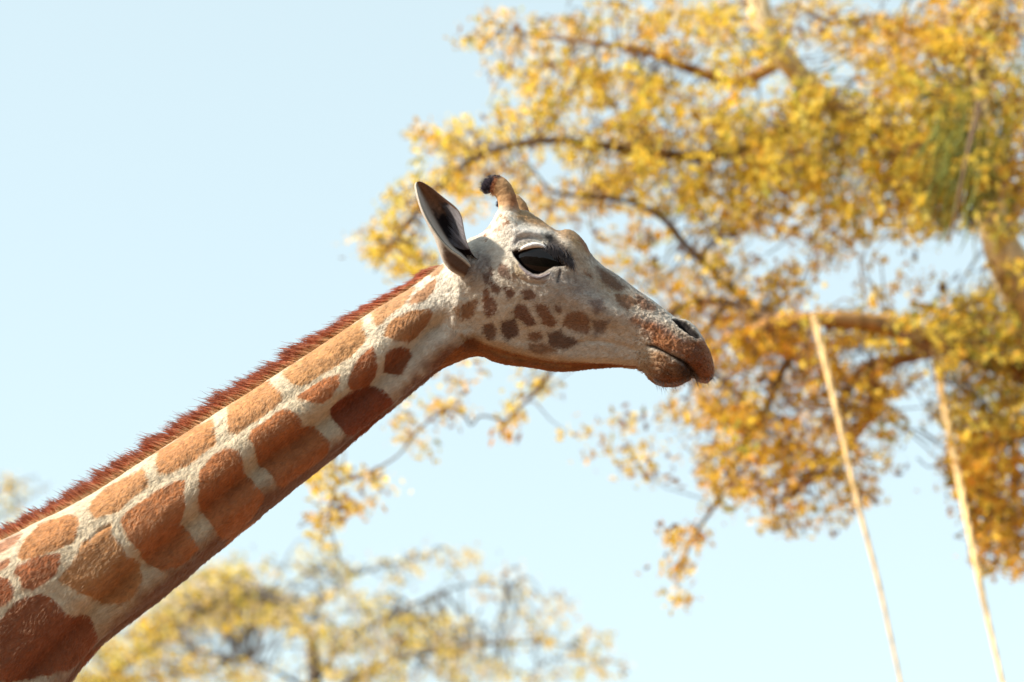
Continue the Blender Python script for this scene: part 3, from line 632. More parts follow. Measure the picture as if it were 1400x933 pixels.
# ------------------------------------------------------------------ ossicones
def make_horn(side, dx):
    ctr = [(692,330),(694,306),(695.5,290),(694.5,279),(691.5,267.5),(686,258.5),(678.5,253),(669.5,254.5),(663,259),(660.5,261.5)]
    hw = np.array([22, 20, 15.5, 12.8, 12.6, 13.4, 13.2, 10.5, 6.0, 1.5]) / 567 * (1.03 if side > 0 else 0.84)
    y0 = -0.060; C = np.array([unproj(x + dx, y, y0 + (0.048, 0.014, 0.002)[k] if k < 3 else y0) for k, (x, y) in enumerate(ctr)])
    u = np.linspace(0, len(ctr) - 1, 80); Cc = catmull(C, u); r = catmull(hw[:, None], u)[:, 0]
    Tn = norm(np.gradient(Cc, axis=0)); A1 = norm(np.cross(Tn, [0, 1, 0])); B1 = np.array([0, 1.0, 0]); th = np.linspace(0, 2 * np.pi, 40, endpoint=False)
    V = Cc[:, None] + r[:, None, None] * (np.cos(th)[None, :, None] * A1[:, None] + 0.85 * np.sin(th)[None, :, None] * B1)
    Pp = V.reshape(-1, 3); px, py = proj(Pp); px = px - dx; nz = vnoise(Pp * 110); nf = vnoise(Pp * 330)
    V = V + (norm(V - Cc[:, None]) * (0.0010 * nz + 0.0006 * nf).reshape(80, 40, 1)); Pp = V.reshape(-1, 3)
    c = np.tile(A(205, 165, 122), (len(Pp), 1)) * (1 + 0.12 * nz + 0.10 * nf)[:, None]
    def mixc(c, m, k): m = np.clip(m, 0, 1)[:, None]; return c * (1 - m) + k * m
    c = mixc(c, np.exp(-(((px - 703) / 9) ** 2 + ((py - 275) / 14) ** 2)) * .8, A(160, 96, 62))
    c = mixc(c, np.exp(-(((px - 690) / 7) ** 2 + ((py - 300) / 16) ** 2)) * .6, A(226, 216, 200))
    for k in range(14):
        x, y = 678 + rng.uniform(-6, 34), 292 + rng.uniform(0, 30); c = mixc(c, np.exp(-((px - x) / 2.2) ** 2 - ((py - y) / 3) ** 2) * .8, A(186, 142, 84))
    cp = paint(px + 0.0, py, Pp); c = mixc(c, sstep(278, 294, py + 3 * nz), cp)
    m = px + 0.35 * (py - 255) + 2.0 * nf
    c = mixc(c, sstep(679, 672, m) * sstep(285, 275, py), A(158, 88, 54)); c = mixc(c, sstep(673.5, 669, m) * sstep(285, 275, py), A(50, 42, 56))
    c = mixc(c, sstep(246, 242, py + nf) * sstep(690, 682, px), A(70, 56, 58))
    cV = Pp.copy(); cV[:, 1] *= side
    o = make_mesh('ossicone', cV, grid_faces(80, 40), M_SKIN, giraffe, np.clip(c, .006, .8))
    n = 380; k = rng.integers(52, 78, n); j = rng.integers(0, 40, n); r0 = V[k, j]; nn = norm(r0 - Cc[k]); ln = rng.uniform(.003, .0075, n)[:, None]
    back = norm(np.array([-1.0, 0, -0.15]) + rng.normal(0, .25, (n, 3)))
    H = np.stack([r0 - nn * .001, r0 + ln * .5 * (0.6 * nn + .6 * back), r0 + ln * (0.5 * nn + back)], 1)
    hx, hy = proj(r0); hx = hx - dx; dark = (hx + 0.35 * (hy - 255) < 673)
    H2 = H.copy(); H2[..., 1] *= side
    cc = np.where(dark[:, None], np.array([[.016, .013, .022]]), A(170, 104, 66)) * rng.uniform(.7, 1.2, (n, 1)); keep = hx < 684
    make_hair('hair_tuft', H2[keep], np.array([.0008, .0006, .0002]), cc[keep], M_MANE, o)
    return o
make_horn(1, 0); make_horn(-1, 22)

# ------------------------------------------------------------------ mane
ridge = P[:, 0]; rx, ry = proj(ridge)
ok = np.where((rx > -420) & (rx < 606) & (u > nw - 4))[0]
arc = np.r_[0, np.cumsum(np.linalg.norm(np.diff(ridge[ok], axis=0), axis=1))]
tang = norm(np.gradient(ridge, axis=0)); tang = tang[ok]; rd = ridge[ok]
def mane_strands(n, lmin, lmax, fine):
    s = rng.uniform(0, arc[-1], n)
    cl = np.floor(s / 0.0095); cj = rng.random(4000); cj2 = rng.random(4000); ci = cl.astype(int) % 4000
    sc = (cl + 0.5 + 0.5 * (cj[ci] - .5)) * 0.0095
    f = lambda a, q: np.stack([np.interp(q, arc, a[:, k]) for k in range(3)], 1)
    r0 = f(rd, s); tg = f(tang, s); upv = norm(np.cross(np.array([0, 1.0, 0]), tg)); upv *= np.sign(upv[:, 2:])
    yy = rng.normal(0, 0.009, n); r0 = r0 + np.outer(yy, [0, 1, 0]) - upv * (yy[:, None] ** 2 * 6 + 0.003)
    sx = np.interp(s, arc, rx[ok])
    lean = np.interp(sx, [-400, 100, 300, 450, 606], [.25, .35, .55, .85, 1.5]) + rng.normal(0, .10, n) + 0.25 * (cj[ci] - .5)
    ln = np.interp(sx, [-400, 60, 150, 420, 560, 606], [.046, .045, .054, .059, .049, .040]) * rng.uniform(lmin, lmax, n) * np.where(rng.random(n) < .12, 1.25, 1) * (0.80 + 0.34 * cj2[ci])
    d = norm(upv - tg * lean[:, None] + rng.normal(0, .06, (n, 3))); pull = np.outer(sc - s, np.ones(3)) * tg
    K = 5; H = np.zeros((n, K, 3))
    for k in range(K):
        q = k / (K - 1); H[:, k] = r0 + d * (ln * q)[:, None] + pull * (0.85 * q ** 1.2) * fine - tg * (ln * 0.18 * q * q)[:, None]
        H[:, k, 1] += rng.normal(0, .004, n) * q
    return H, s, cj[ci]
H, s, cj = mane_strands(15000, .7, 1.05, 1.0)
base, midc, tip = A(232, 190, 138), A(214, 98, 54), A(104, 52, 48)
cc = np.zeros((len(H), 5, 3)); var = rng.uniform(.75, 1.25, (len(H), 1)) * (0.85 + .3 * cj[:, None])
tipm = np.where(rng.random((len(H), 1)) < .65, tip, midc * .8)
sx = np.interp(s, arc, rx[ok])[:, None]; far_red = sstep(420, 590, sx)
tipm = tipm * (1 - far_red) + A(170, 62, 36) * far_red
for k, w in enumerate((0, .12, .75, 1, 1)):
    cc[:, k] = (base * (1 - w) + midc * w) * var if k < 3 else (midc * (.55 if k == 3 else 0) + tipm * (.45 if k == 3 else 1)) * var
mane = make_hair('mane', H, np.array([.0010, .0009, .0007, .0005, .00012]), cc, M_MANE, giraffe, point_col=True)
H, s, cj = mane_strands(9000, .28, .5, 0.3)
make_hair('mane_underhair', H, np.array([.0007, .0006, .0005, .0003, .0001]), rng.uniform(.8, 1.15, (len(H), 1)) * A(210, 160, 108), M_MANE, mane)

# ------------------------------------------------------------------ short coat
Nn = grid_normals(P)
def coat(nst):
    Pg, Ng = P, Nn
    a = np.linalg.norm(np.cross(Pg[1:, :-1] - Pg[:-1, :-1], Pg[:-1, 1:] - Pg[:-1, :-1]), axis=-1)
    vis = np.sum(norm(CAM - Pg[:-1, :-1]) * Ng[:-1, :-1], -1)
    px, py = proj(Pg[:-1, :-1].reshape(-1, 3)); px = px.reshape(a.shape); py = py.reshape(a.shape)
    hd = 1 + 0.6 * sstep(580, 640, px)
    a = a * hd * (vis > -0.30) * (px > -70) * (py < 990)
    d1 = np.minimum(poly_sdf(px.ravel(), py.ravel(), EYE), poly_sdf(px.ravel(), py.ravel(), NOSTRIL)).reshape(a.shape)
    a[(d1 < 2.0) & (vis > 0)] = 0
    cw = np.cumsum(a.ravel()); k = np.searchsorted(cw, rng.random(nst) * cw[-1]); i, j = np.unravel_index(k, a.shape)
    f1, f2 = rng.random((nst, 1)), rng.random((nst, 1))
    r0 = (Pg[i, j] * (1 - f1) + Pg[i + 1, j] * f1) * (1 - f2) + (Pg[i, j + 1] * (1 - f1) + Pg[i + 1, j + 1] * f1) * f2
    n = Ng[i, j]; tg = norm(Pg[i + 1, j] - Pg[i, j]); hx, hy = proj(r0)
    colr = Cg[i, j] * rng.uniform(.75, 1.40, (nst, 1)) * (1 + 0.16 * vnoise(r0 * 95 + 2))[:, None]
    sw = np.stack([vnoise(r0 * 45 + q) for q in (0, 20, 40)], 1) * 0.55 + rng.normal(0, .22, (nst, 3))
    grow = norm(-tg + np.array([0, 0, -0.35]) + sw)
    grow = norm(grow - n * np.sum(grow * n, -1, keepdims=True))
    ln = (np.interp(hx, [0, 550, 640, 700, 860, 976], [.0135, .0120, .0095, .0075, .0065, .0045]) * rng.uniform(.6, 1.25, nst))[:, None]
    lift = 0.16 + 0.12 * vnoise(r0 * 70 + 9)[:, None]
    H = np.stack([r0 - n * .0006, r0 + ln * .5 * (grow + n * lift), r0 + ln * (grow + n * lift * 0.8)], 1)
    return H, colr, n
H, cc, nn = coat(95000)
make_hair('coat', H, np.array([.00034, .00030, .00008]), cc, M_FUR, giraffe, nn)['kind'] = 'stuff'
# whiskers on lips and chin
n = 220; wx = rng.uniform(892, 974, n); wy = np.interp(wx, [892, 905, 925, 945, 955, 974], [519, 525, 524, 514, 518, 514]) - rng.uniform(0, 8, n)
r0 = unproj(wx, wy, -0.02 + 0 * wx) ; dn = norm(np.array([0.1, -0.3, -1.0]) + rng.normal(0, .35, (n, 3))); ln = rng.uniform(.008, .034, n)[:, None]
make_hair('whisker', np.stack([r0, r0 + dn * ln * .5, r0 + dn * ln + [0.004, 0, 0]], 1), np.array([.0004, .0003, .0001]), np.tile([[.12, .10, .09]], (n, 1)), M_MANE, giraffe)
# ------------------------------------------------------------------ trees
GOLD, AMBER, BROWN, OLIVE, TANL, GREEN, LEMON, RUST = [np.array(c) for c in ((.92, .69, .095), (.88, .54, .075), (.30, .15, .05), (.52, .48, .09), (.86, .73, .52), (.20, .27, .05), (.94, .79, .16), (.76, .37, .05))]
PAL = {'gold': ([GOLD, LEMON, AMBER, BROWN, OLIVE], [.42, .24, .13, .12, .09]), 'sparse': ([GOLD, TANL, AMBER, BROWN, OLIVE], [.38, .20, .20, .16, .06]),
       'amber': ([GOLD, AMBER, RUST, BROWN, TANL], [.36, .34, .10, .15, .05]), 'rust': ([AMBER, RUST, GOLD, BROWN], [.42, .26, .24, .08]),
       'lime': ([GOLD, LEMON, OLIVE, AMBER, GREEN], [.36, .26, .20, .13, .05]), 'far': ([GOLD, TANL, OLIVE, BROWN, LEMON], [.38, .26, .12, .07, .17]), 'green': ([GREEN, OLIVE, GOLD], [.5, .3, .2])}
def leaf_tris(Cn, size, colr, aspect=0.5, flat=0.5):
    """folded two-triangle leaves"""
    n = len(Cn)
    nv = norm(rng.normal(0, 1, (n, 3)) + np.array([0, 0, flat])); ax = norm(np.cross(nv, rng.normal(0, 1, (n, 3)))); bx = np.cross(nv, ax)
    s = size[:, None]; fold = nv * s * 0.12
    V = np.stack([Cn - ax * s * .5, Cn + bx * s * aspect * .5 + fold, Cn + ax * s * .5, Cn - bx * s * aspect * .5 + fold], 1).reshape(-1, 3)
    b = np.arange(n)[:, None] * 4; F = np.concatenate([b + [0, 1, 2], b + [0, 2, 3]], 0).astype(np.int32)
    return V, F, np.repeat(colr, 4, 0)
def limb(pts, Ys, rpx, Dm):
    pts = np.asarray(pts, float); Ys = np.interp(np.linspace(0, 1, len(pts)), np.linspace(0, 1, len(Ys)), Ys)
    Pw = np.array([unproj(x, y, Y) for (x, y), Y in zip(pts, Ys)])
    return Pw, np.asarray(rpx, float) * Dm / FPX
def grow(clusters, Y0, Ysp, Dm, lsize, per, skeleton, crad=13, twig_r=0.004, maxlen=1.2, leafy=1.0, dens=None, drop=.45):
    """clumps of leaves spread through each cluster's volume, a curved twig to each clump"""
    LC, LK, tw = [], [], []
    sk = np.vstack([catmull(s, np.linspace(0, len(s) - 1, len(s) * 8)) for s in skeleton])
    for (cx, cy_, rx_, ry_, ncl, pal) in clusters:
        cs, wt = PAL[pal]
        ncl = int(ncl * dens(cx, cy_)) if dens else ncl
        for k in range(ncl):
            a = rng.uniform(0, 2 * np.pi); r = math.sqrt(rng.random()) * (1 + 0.12 * rng.normal())
            x, y = cx + rx_ * r * math.cos(a), cy_ + ry_ * r * math.sin(a)
            c0 = unproj(x, y, Y0 + rng.normal(0, Ysp)); cr = crad * rng.uniform(.55, 1.5) * Dm / FPX
            m = max(2, int(rng.poisson(per) * leafy))
            el = rng.uniform(.6, 1.5); off = rng.normal(0, 1, (m, 3)) * cr * [el, 1, .75 / el ** .5]
            LC.append(c0 + off); kk = rng.choice(len(cs), p=np.array(wt) / sum(wt))
            idx = np.where(rng.random(m) < .55, kk, rng.choice(len(cs), m, p=np.array(wt) / sum(wt)))
            LK.append(np.array(cs)[idx] * rng.uniform(.65, 1.2, (m, 1)))
            d = np.linalg.norm(sk - c0, axis=1); j = d.argmin()
            e = sk[j]; v = c0 - e; Lt = np.linalg.norm(v)
            if Lt > maxlen * 1.5 or rng.random() < drop: continue
            if pal == 'sparse' and Lt > .42: continue
            if Lt > maxlen: e = c0 - v / Lt * maxlen * rng.uniform(.5, 1); v = c0 - e; Lt = np.linalg.norm(v)
            if Lt > 0.05:
                b1 = rng.normal(0, .14, 3) * Lt + [0, 0, .10 * Lt]; b2 = rng.normal(0, .12, 3) * Lt
                T, F = tube([e, e + v * .35 + b1, e + v * .7 + b1 * .5 + b2, c0 + v * .12], [twig_r * (.8 + .5 * Lt), twig_r * .9, twig_r * .65, twig_r * .3], 4, 2); tw.append((T, F))
    LC = np.vstack(LC); LK = np.vstack(LK)
    V, F, K = leaf_tris(LC, lsize * rng.uniform(.5, 1.5, len(LC)), LK)
    return V, F, K, tw

# --- the big golden tree, upper right
YT, DT = 8.4, 15.6
tree = empty('golden_tree', (4.9, 9.6, 0))
tag(tree, 'large golden leaved tree with amber limbs filling the upper right behind the giraffe', 'tree')
def limbs_of(spec, Dm, parent, pale=()):
    sk = []
    for k, (name, pts, Ys, rp, mat) in enumerate(spec):
        Pw, r = limb(pts, Ys, rp, Dm); sk.append(Pw)
        V, F = tube(Pw, r, 12 if max(rp) > 5 else 8, 10, 0.30); make_mesh(name, V, F, mat, parent)
    return sk
tr, trr = limb([(1490,820),(1452,560),(1408,420),(1364,325),(1346,240),(1342,130),(1352,-40),(1372,-130)], [9.2, 8.8, 8.1, 7.8, 7.8, 8.2, 8.7, 9.3], [50, 40, 29, 23, 17, 14, 11, 5], DT)
tr = np.vstack([[[5.1, 9.7, -0.1], [4.55, 9.6, 1.6]], tr]); trr = np.r_[.34, .26, trr]
V, F = tube(tr, trr, 18, 14, 0.28); make_mesh('trunk', V, F, M_BARK_PALE, tree)
spec = [
 ('branch', [(1440,520),(1350,490),(1270,464),(1200,443),(1120,436),(1060,441),(1030,452),(1005,472)], [9.0, 8.2, 7.5, 7.3, 7.6, 8.0], [20, 16, 13, 11, 10.5, 10.5, 7, 3], M_BARK),
 ('branch', [(1066,441),(1036,430),(1000,415),(955,411),(920,424),(892,446)], [7.5, 7.7, 7.8], [8, 6.5, 5.5, 5, 3.5, 2], M_TWIG),
 ('branch', [(1052,438),(1010,405),(975,370),(940,338),(905,298),(860,276),(783,267),(750,257),(714,212)], [8.2, 8.0, 7.8], [8, 5.5, 5, 4.2, 3.6, 3.2, 2.6, 2, 1], M_TWIG),
 ('branch', [(1300,476),(1243,489),(1190,499),(1165,520),(1150,560)], [8.3, 8.0], [9, 7.5, 7, 5, 3], M_BARK),
 ('branch', [(1210,495),(1196,520),(1193,558),(1172,588),(1131,640),(1095,665),(1058,692)], [8.1, 8.2, 8.5], [9, 9, 8, 7, 5.5, 4, 2], M_BARK),
 ('branch', [(1345,245),(1250,192),(1170,165),(1120,128),(1080,88),(1046,40),(1030,-30)], [8.9, 8.8, 8.4, 8.1, 8.0, 8.0], [15, 15, 15, 16, 17, 16, 13], M_BARK_PALE),
 ('branch', [(1066,84),(1020,109),(985,108),(940,93),(880,70),(820,60),(760,52),(685,42)], [8.3, 8.0], [9, 8, 7, 6, 4.5, 3.5, 2.5, 1.2], M_BARK),
 ('branch', [(1130,140),(1050,190),(960,214),(860,204),(760,192),(680,204),(620,236),(572,285),(534,335),(512,372)], [8.3, 8.0, 7.7], [9, 8, 7, 6, 5, 4, 3.2, 2.4, 1.8, 1], M_TWIG),
 ('branch', [(1064,445),(1082,480),(1062,520),(1042,570),(1012,622),(985,680),(950,732),(926,790)], [8.1, 8.3, 8.6], [7, 6, 5, 4, 3.2, 2.4, 1.8, 1], M_TWIG),
 ('branch', [(990,414),(966,462),(970,500),(1000,530),(1020,560)], [8.0, 8.3], [4.5, 3.6, 3, 2.4, 1.5], M_TWIG),
 ('branch', [(930,422),(880,462),(800,486),(756,506),(738,530),(712,556),(690,578),(684,594)], [7.9, 7.6, 7.4], [4, 3.4, 2.8, 2.6, 2.3, 2, 1.6, 1], M_TWIG),
 ('branch', [(690,577),(668,570),(655,570),(644,581),(634,568),(615,559),(596,566)], [7.4, 7.4], [1.6, 1.5, 1.5, 1.4, 1.3, 1.1, .7], M_TWIG),
 ('branch', [(598,566),(568,592),(545,622),(505,646),(462,662),(452,700),(440,745)], [7.4, 7.6], [1.3, 1.2, 1.1, 1.3, 1.2, 1, .6], M_TWIG),
 ('branch', [(1470,560),(1400,590),(1350,610),(1322,660),(1335,735)], [8.8, 8.5], [14, 10, 8, 5, 2.5], M_BARK),
 ('branch', [(1343,120),(1282,60),(1204,26),(1140,32),(1090,8)], [8.6, 8.2], [9, 7, 5.5, 4, 2.5], M_BARK),
 ('branch', [(1362,320),(1420,230),(1500,130),(1600,40)], [8.6, 9.2], [14, 12, 9, 5], M_BARK_PALE),
]
sk = limbs_of(spec, DT, tree); sk.append(tr[3:])
cl = [ # cx, cy, rx, ry, clumps, palette
 (690,45,50,32,26,'sparse'), (700,100,28,22,9,'sparse'), (760,60,55,40,34,'sparse'), (850,40,60,40,36,'sparse'), (940,40,60,42,44,'sparse'),
 (765,120,60,40,50,'gold'), (850,120,70,28,66,'gold'), (720,175,50,40,46,'gold'), (640,195,52,26,36,'gold'), (580,185,24,8,7,'sparse'), (600,235,44,36,30,'gold'), (690,240,55,30,30,'sparse'),
 (560,290,36,34,30,'gold'), (530,330,32,34,28,'gold'), (568,355,34,20,26,'gold'), (505,320,14,26,5,'sparse'), (640,280,30,20,8,'sparse'), (740,290,50,26,18,'sparse'),
 (840,210,80,52,92,'gold'), (800,260,60,30,34,'sparse'), (930,180,75,60,95,'gold'), (900,260,60,36,40,'gold'), (870,330,50,26,16,'sparse'), (830,370,36,18,12,'gold'), (900,380,44,26,24,'sparse'),
 (990,260,64,54,80,'gold'), (1060,230,62,60,105,'gold'), (1010,170,40,34,34,'gold'), (1150,230,75,75,150,'lime'), (1240,180,80,80,165,'gold'), (1330,120,80,90,160,'lime'), (1300,250,85,70,150,'gold'),
 (1240,80,70,60,90,'amber'), (1340,30,80,50,100,'amber'), (1180,60,50,40,24,'sparse'), (1110,30,50,36,26,'sparse'), (1010,40,44,40,34,'gold'), (1000,95,36,26,22,'gold'), (1100,150,40,34,44,'gold'),
 (1395,210,50,90,90,'amber'), (1220,300,70,30,40,'gold'), (1130,315,60,22,22,'sparse'), (1050,310,34,16,10,'sparse'), (1190,370,80,40,22,'sparse'), (1080,370,50,34,12,'sparse'), (980,350,50,34,26,'sparse'),
 (960,420,50,24,30,'amber'), (1050,400,50,22,22,'amber'), (1040,455,60,30,62,'rust'), (1000,480,56,34,34,'amber'), (1110,470,60,30,40,'rust'), (1190,450,60,26,34,'gold'), (1270,450,60,34,64,'lime'), (1340,420,56,34,44,'gold'), (1350,470,60,36,60,'lime'),
 (1080,520,60,34,34,'amber'), (1160,540,50,40,38,'amber'), (1000,560,46,34,26,'amber'), (1040,600,60,40,44,'amber'), (1120,610,60,44,46,'amber'), (990,640,34,34,22,'amber'), (1060,660,50,34,30,'amber'), (1150,660,44,30,18,'sparse'), (1080,710,40,22,12,'sparse'), (1215,590,20,16,7,'lime'),
 (1230,520,40,24,10,'sparse'), (1350,560,60,50,92,'gold'), (1360,640,56,50,88,'rust'), (1320,640,26,40,26,'gold'), (1370,710,44,40,50,'rust'), (1345,760,18,22,10,'rust'), (1395,760,30,24,16,'rust'),
 (940,735,32,14,12,'amber'), (928,770,14,22,7,'amber'), (925,822,24,8,4,'sparse'), (860,600,44,34,10,'sparse'), (890,650,30,20,5,'sparse'), (800,590,24,14,3,'sparse'),
 (735,520,16,20,8,'gold'), (705,560,14,14,6,'gold'), (690,588,12,8,5,'amber'), (590,560,44,30,13,'sparse'), (570,600,30,16,6,'sparse'), (610,520,26,14,5,'sparse'), (660,505,22,10,3,'sparse'), (560,580,20,16,4,'sparse'),
 (1000,600,80,60,30,'sparse'), (1130,690,60,30,16,'sparse'), (960,520,40,50,22,'amber'), (1210,540,40,40,14,'sparse'), (1120,560,70,50,26,'amber'), (1180,620,50,40,14,'sparse'), (1000,690,40,30,8,'sparse'), (870,620,60,40,8,'sparse'),
 (450,650,26,18,13,'gold'), (500,662,32,20,12,'sparse'), (450,700,22,30,13,'amber'), (436,738,12,10,5,'gold'), (480,690,30,16,5,'sparse'), (955,490,24,28,10,'amber'), (930,555,36,22,8,'sparse'),
 # the rest of the crown, beyond the frame
 (1480,300,90,120,50,'gold'), (1520,60,110,120,50,'gold'), (1300,-90,160,80,60,'gold'), (1050,-90,140,70,44,'gold'), (820,-70,120,50,26,'sparse'), (1460,640,60,90,30,'rust'), (1620,250,90,160,40,'gold')]
V, F, K, tw = grow(cl, YT, 0.5, DT, 0.044, 11.5, sk, 9.0, 0.0042, 0.5, 1.0, lambda x, y: (1.0 + 0.30 * float(np.clip((x - 700) / 300, 0, 1) * np.clip((400 - y) / 60, 0, 1))) * (1.3 if x > 1280 and y > 400 else 1.0) * (1.25 if y > 380 and x > 900 else 1.0))
V2, F2, K2, tw2 = grow([(1062,66,26,36,10,'gold'), (1108,124,40,20,14,'lime'), (1366,305,26,34,9,'lime'), (1350,235,30,30,12,'gold'), (1388,372,18,24,5,'gold'), (1288,500,24,26,8,'gold'), (1130,440,60,16,9,'gold'), (1230,455,50,18,10,'lime')], 7.35, 0.2, DT, 0.044, 11.5, sk, 9.0, 0.004, 0.5)
F = np.vstack([F, F2 + len(V)]); V = np.vstack([V, V2]); K = np.vstack([K, K2]); tw = tw + tw2
make_mesh('crown', V, F, M_LEAF, tree, K, smooth=False)['kind'] = 'stuff'
V, F = join(tw); make_mesh('twigs', V, F, M_TWIG, tree)['kind'] = 'stuff'

# --- two flat-topped trees beyond, low in the frame
def far_tree(name, label, base, Y0, Dm, trunk_px, trunk_r, limbs, clusters, mat, lsize, per, crad, ysp, leafy=1.0, twr=0.0065):
    t = empty(name, base); tag(t, label, 'tree', None)
    Pw, r = limb(trunk_px, [Y0, Y0], trunk_r, Dm)
    Pw = np.vstack([[[base[0], base[1], -0.1]], Pw]); r = np.r_[r[0] * 1.5, r]
    V, F = tube(Pw, r, 10, 8, 0.1); make_mesh('trunk', V, F, mat, t)
    sk = limbs_of([('branch', p, y, np.array(rr) * .62, mat) for p, y, rr in limbs], Dm, t) + [Pw[1:]]
    V, F, K, tw = grow(clusters, Y0, ysp, Dm, lsize, per, sk, crad, twr, 0.8, leafy, lambda x, y: 1.25, .25)
    make_mesh('crown', V, F, M_LEAF_FAR, t, K, smooth=False)['kind'] = 'stuff'
    V, F = join(tw); make_mesh('twigs', V, F, mat, t)['kind'] = 'stuff'
    return t
Y1 = 16.5; D1 = 23.6
far_tree('acacia_tree', 'flat topped acacia with thin grey branches low in the frame under the head', (-1.75, Y1, 0), Y1, D1,
    [(438,1060),(432,960),(428,900),(424,860)], [12, 10, 8, 6],
    [([(430,930),(470,880),(520,850),(580,820),(640,800),(700,800)], [Y1, Y1 - .5], [6, 4.5, 3.5, 2.6, 2, 1]), ([(426,880),(400,840),(360,810),(310,790)], [Y1, Y1 + .4], [5, 3.5, 2.5, 1.2]), ([(434,960),(520,910),(600,890),(680,880),(760,880),(830,905)], [Y1, Y1 + .6], [6, 4.5, 3.6, 2.8, 2, 1]),
     ([(424,862),(440,820),(480,790),(530,772),(590,762)], [Y1, Y1 - .3], [4.5, 3.2, 2.4, 1.6, .9]), ([(434,950),(370,915),(300,895),(230,890)], [Y1, Y1 - .6], [5, 3.5, 2.5, 1.2])],
    [(610,765,60,14,16,'sparse'), (520,780,60,20,14,'far'), (430,775,60,26,18,'far'), (680,800,50,24,14,'sparse'), (740,835,40,22,14,'sparse'), (800,885,36,22,16,'sparse'), (835,920,20,16,6,'sparse'),
     (480,820,60,16,30,'far'), (560,850,80,12,40,'far'), (500,880,70,18,44,'far'), (600,880,70,18,44,'far'), (640,915,60,22,44,'far'), (520,925,60,16,40,'far'), (430,860,40,14,20,'far'), (390,840,50,18,30,'far'), (440,910,30,24,18,'far'), (760,925,60,10,12,'far'), (720,870,50,20,12,'sparse'), (350,920,40,16,12,'gold')],
    M_TWIG_GREY, 0.044, 11, 8.5, 0.9)
Y2 = 18.5; D2 = 25.7
far_tree('bushy_tree', 'dense dull gold tree showing below the underside of the neck', (-4.6, Y2, 0), Y2, D2,
    [(20,1040),(60,980),(120,940)], [14, 11, 8],
    [([(110,945),(180,905),(240,860),(300,825),(360,815)], [Y2, Y2 - .5], [7, 5, 4, 2.6, 1]), ([(120,940),(200,930),(280,915),(340,905)], [Y2, Y2 + .5], [5, 4, 2.6, 1])],
    [(300,800,50,22,56,'far'), (260,825,50,22,50,'far'), (345,820,46,18,46,'far'), (380,838,40,12,24,'far'), (300,850,70,14,44,'far'), (210,860,44,18,34,'gold'), (170,890,50,20,40,'gold'), (130,925,50,16,34,'gold'), (240,905,60,16,20,'gold'), (200,935,60,12,22,'gold'), (300,930,50,10,16,'gold'), (330,775,30,14,8,'sparse'), (60,880,60,40,20,'gold'), (-20,890,80,50,40,'gold'), (-100,910,70,50,30,'far'), (40,940,80,30,26,'gold')],
    M_TWIG_GREY, 0.050, 13, 10, 0.8)
Y3 = 22.0; D3 = 29.0
far_tree('thin_tree', 'faint thin twigged tree at the left edge above the mane', (-6.6, Y3, 0), Y3, D3,
    [(-120,1000),(-110,860),(-80,760),(-50,700)], [12, 10, 7, 4],
    [([(-70,740),(-30,690),(10,665),(50,650)], [Y3, Y3 - .4], [4, 2.8, 1.8, .8]), ([(-75,750),(-20,715),(20,695),(70,660)], [Y3, Y3 + .4], [4, 2.8, 1.8, .8])],
    [(10,690,24,18,6,'far'), (30,705,20,12,5,'far'), (5,665,26,16,4,'sparse'), (40,665,34,12,4,'sparse'), (-60,680,60,40,20,'far'), (-120,720,60,40,20,'far')],
    M_TWIG_GREY, 0.055, 8, 10, 0.5, twr=0.005)

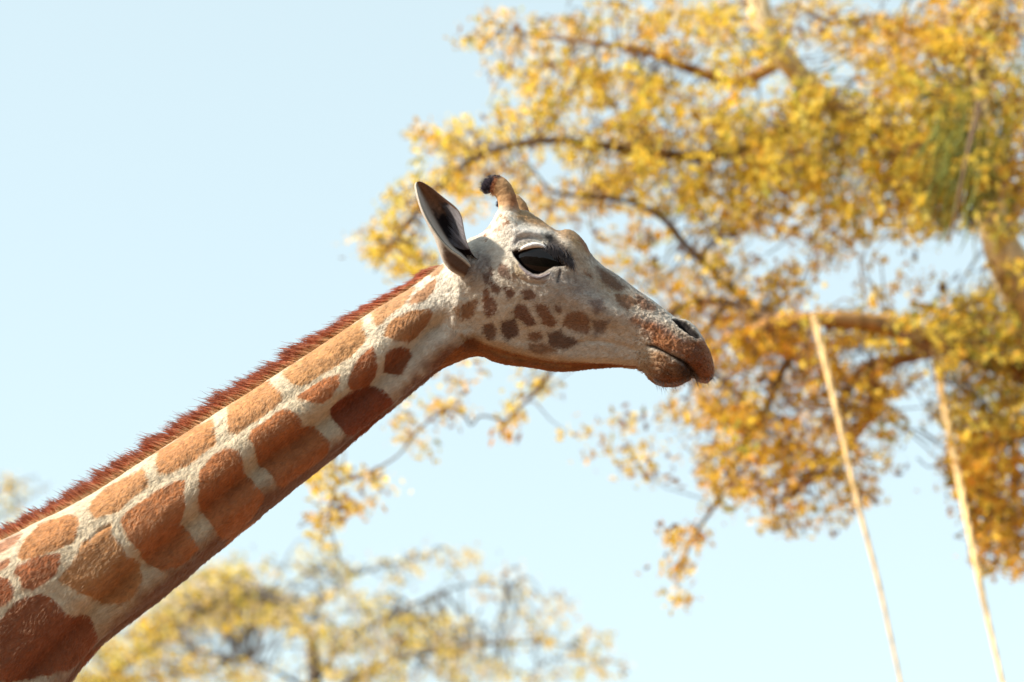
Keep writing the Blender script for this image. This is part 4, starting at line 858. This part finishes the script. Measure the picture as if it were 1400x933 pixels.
# ------------------------------------------------------------------ ropes slung from the golden tree
def rope(label, pts, Ys, rad):
    Ys = np.interp(np.linspace(0, 1, len(pts)), np.linspace(0, 1, len(Ys)), Ys)
    Pw = np.array([unproj(x, y, Y) for (x, y), Y in zip(pts, Ys)])
    a = Pw[-1]; b = a + (a - Pw[-2]) / abs((a - Pw[-2])[2]) * a[2]; b[2] = 0.0        # on down to the ground
    Pw = np.vstack([Pw, a * .5 + b * .5, b])
    u = np.linspace(0, len(Pw) - 1, 420); taper = np.linspace(1.0, 0.16, 420); C = catmull(Pw, u); parts = []
    T = norm(np.gradient(C, axis=0)); A1 = norm(np.cross(T, [0, 1, 0])); B1 = np.cross(T, A1)
    arc = np.r_[0, np.cumsum(np.linalg.norm(np.diff(C, axis=0), axis=1))]
    root = empty('hanging_rope', tuple(b)); tag(root, label, 'rope', 'ropes hanging from the golden tree')
    for k in range(3):                                   # three twisted strands
        an = arc * 16.0 + k * 2.094; cc = C + (rad * taper)[:, None] * .42 * (np.cos(an)[:, None] * A1 + np.sin(an)[:, None] * B1)
        V, F = tube(cc, rad * taper * .66, 8, 1); make_mesh('strand', V, F, M_ROPE, root)
    th = np.linspace(0, 4 * np.pi, 17); kn = C[2] + rad * .7 * (np.cos(th)[:, None] * A1[2] + np.sin(th)[:, None] * B1[2]) + np.linspace(-.03, .03, 17)[:, None] * T[2]
    V, F = tube(kn, np.full(17, rad * .55), 8, 4)
    make_mesh('knot', V, F, M_ROPE, root)
    return root
rope('pale straw rope slanting down from the amber branch just right of the muzzle', [(1114,436),(1127,490),(1140,545),(1156,615),(1176,700),(1202,800),(1232,935)], [6.95, 6.8, 6.7], 0.019)
rope('pale straw rope slanting down beside the orange leaves near the right edge', [(1278,470),(1292,560),(1308,640),(1328,740),(1348,835),(1371,935)], [8.3, 7.2, 6.8], 0.025)

# ------------------------------------------------------------------ a green creeper hanging in the crown
vine = empty('green_creeper', tuple(unproj(1320, 160, 7.4))); tag(vine, 'green strand leaved creeper hanging among the golden leaves at upper right', 'creeper')
n = 130; x0 = rng.normal(1326, 17, n); y0_ = rng.uniform(140, 240, n); L_ = rng.uniform(40, 110, n); dx = rng.normal(-22, 10, n)
Hh_ = np.stack([unproj(x0 + dx * q ** 1.5, y0_ + L_ * q - 10 * math.sin(q * 3), 7.4) for q in np.linspace(0, 1, 5)], 1) + rng.normal(0, .08, (n, 1, 3)) + rng.normal(0, .02, (n, 5, 3))
tb = [tube(h, [.002, .005, .006, .005, .001], 4, 2) for h in Hh_]
V, F = join(tb); kc = np.repeat(np.where(rng.random((n, 1)) < .5, np.array([.34, .38, .12]), OLIVE) * rng.uniform(.6, 1.3, (n, 1)), len(tb[0][0]), 0)
make_mesh('fronds', V, F, M_LEAF, vine, kc)['kind'] = 'stuff'
V, F = tube([unproj(1345, 120, 8.0), unproj(1335, 160, 7.2), unproj(1322, 215, 6.9), unproj(1305, 300, 6.9), unproj(1298, 330, 6.9)], [.02, .016, .012, .008, .003], 8, 6); make_mesh('stem', V, F, M_TWIG, vine)
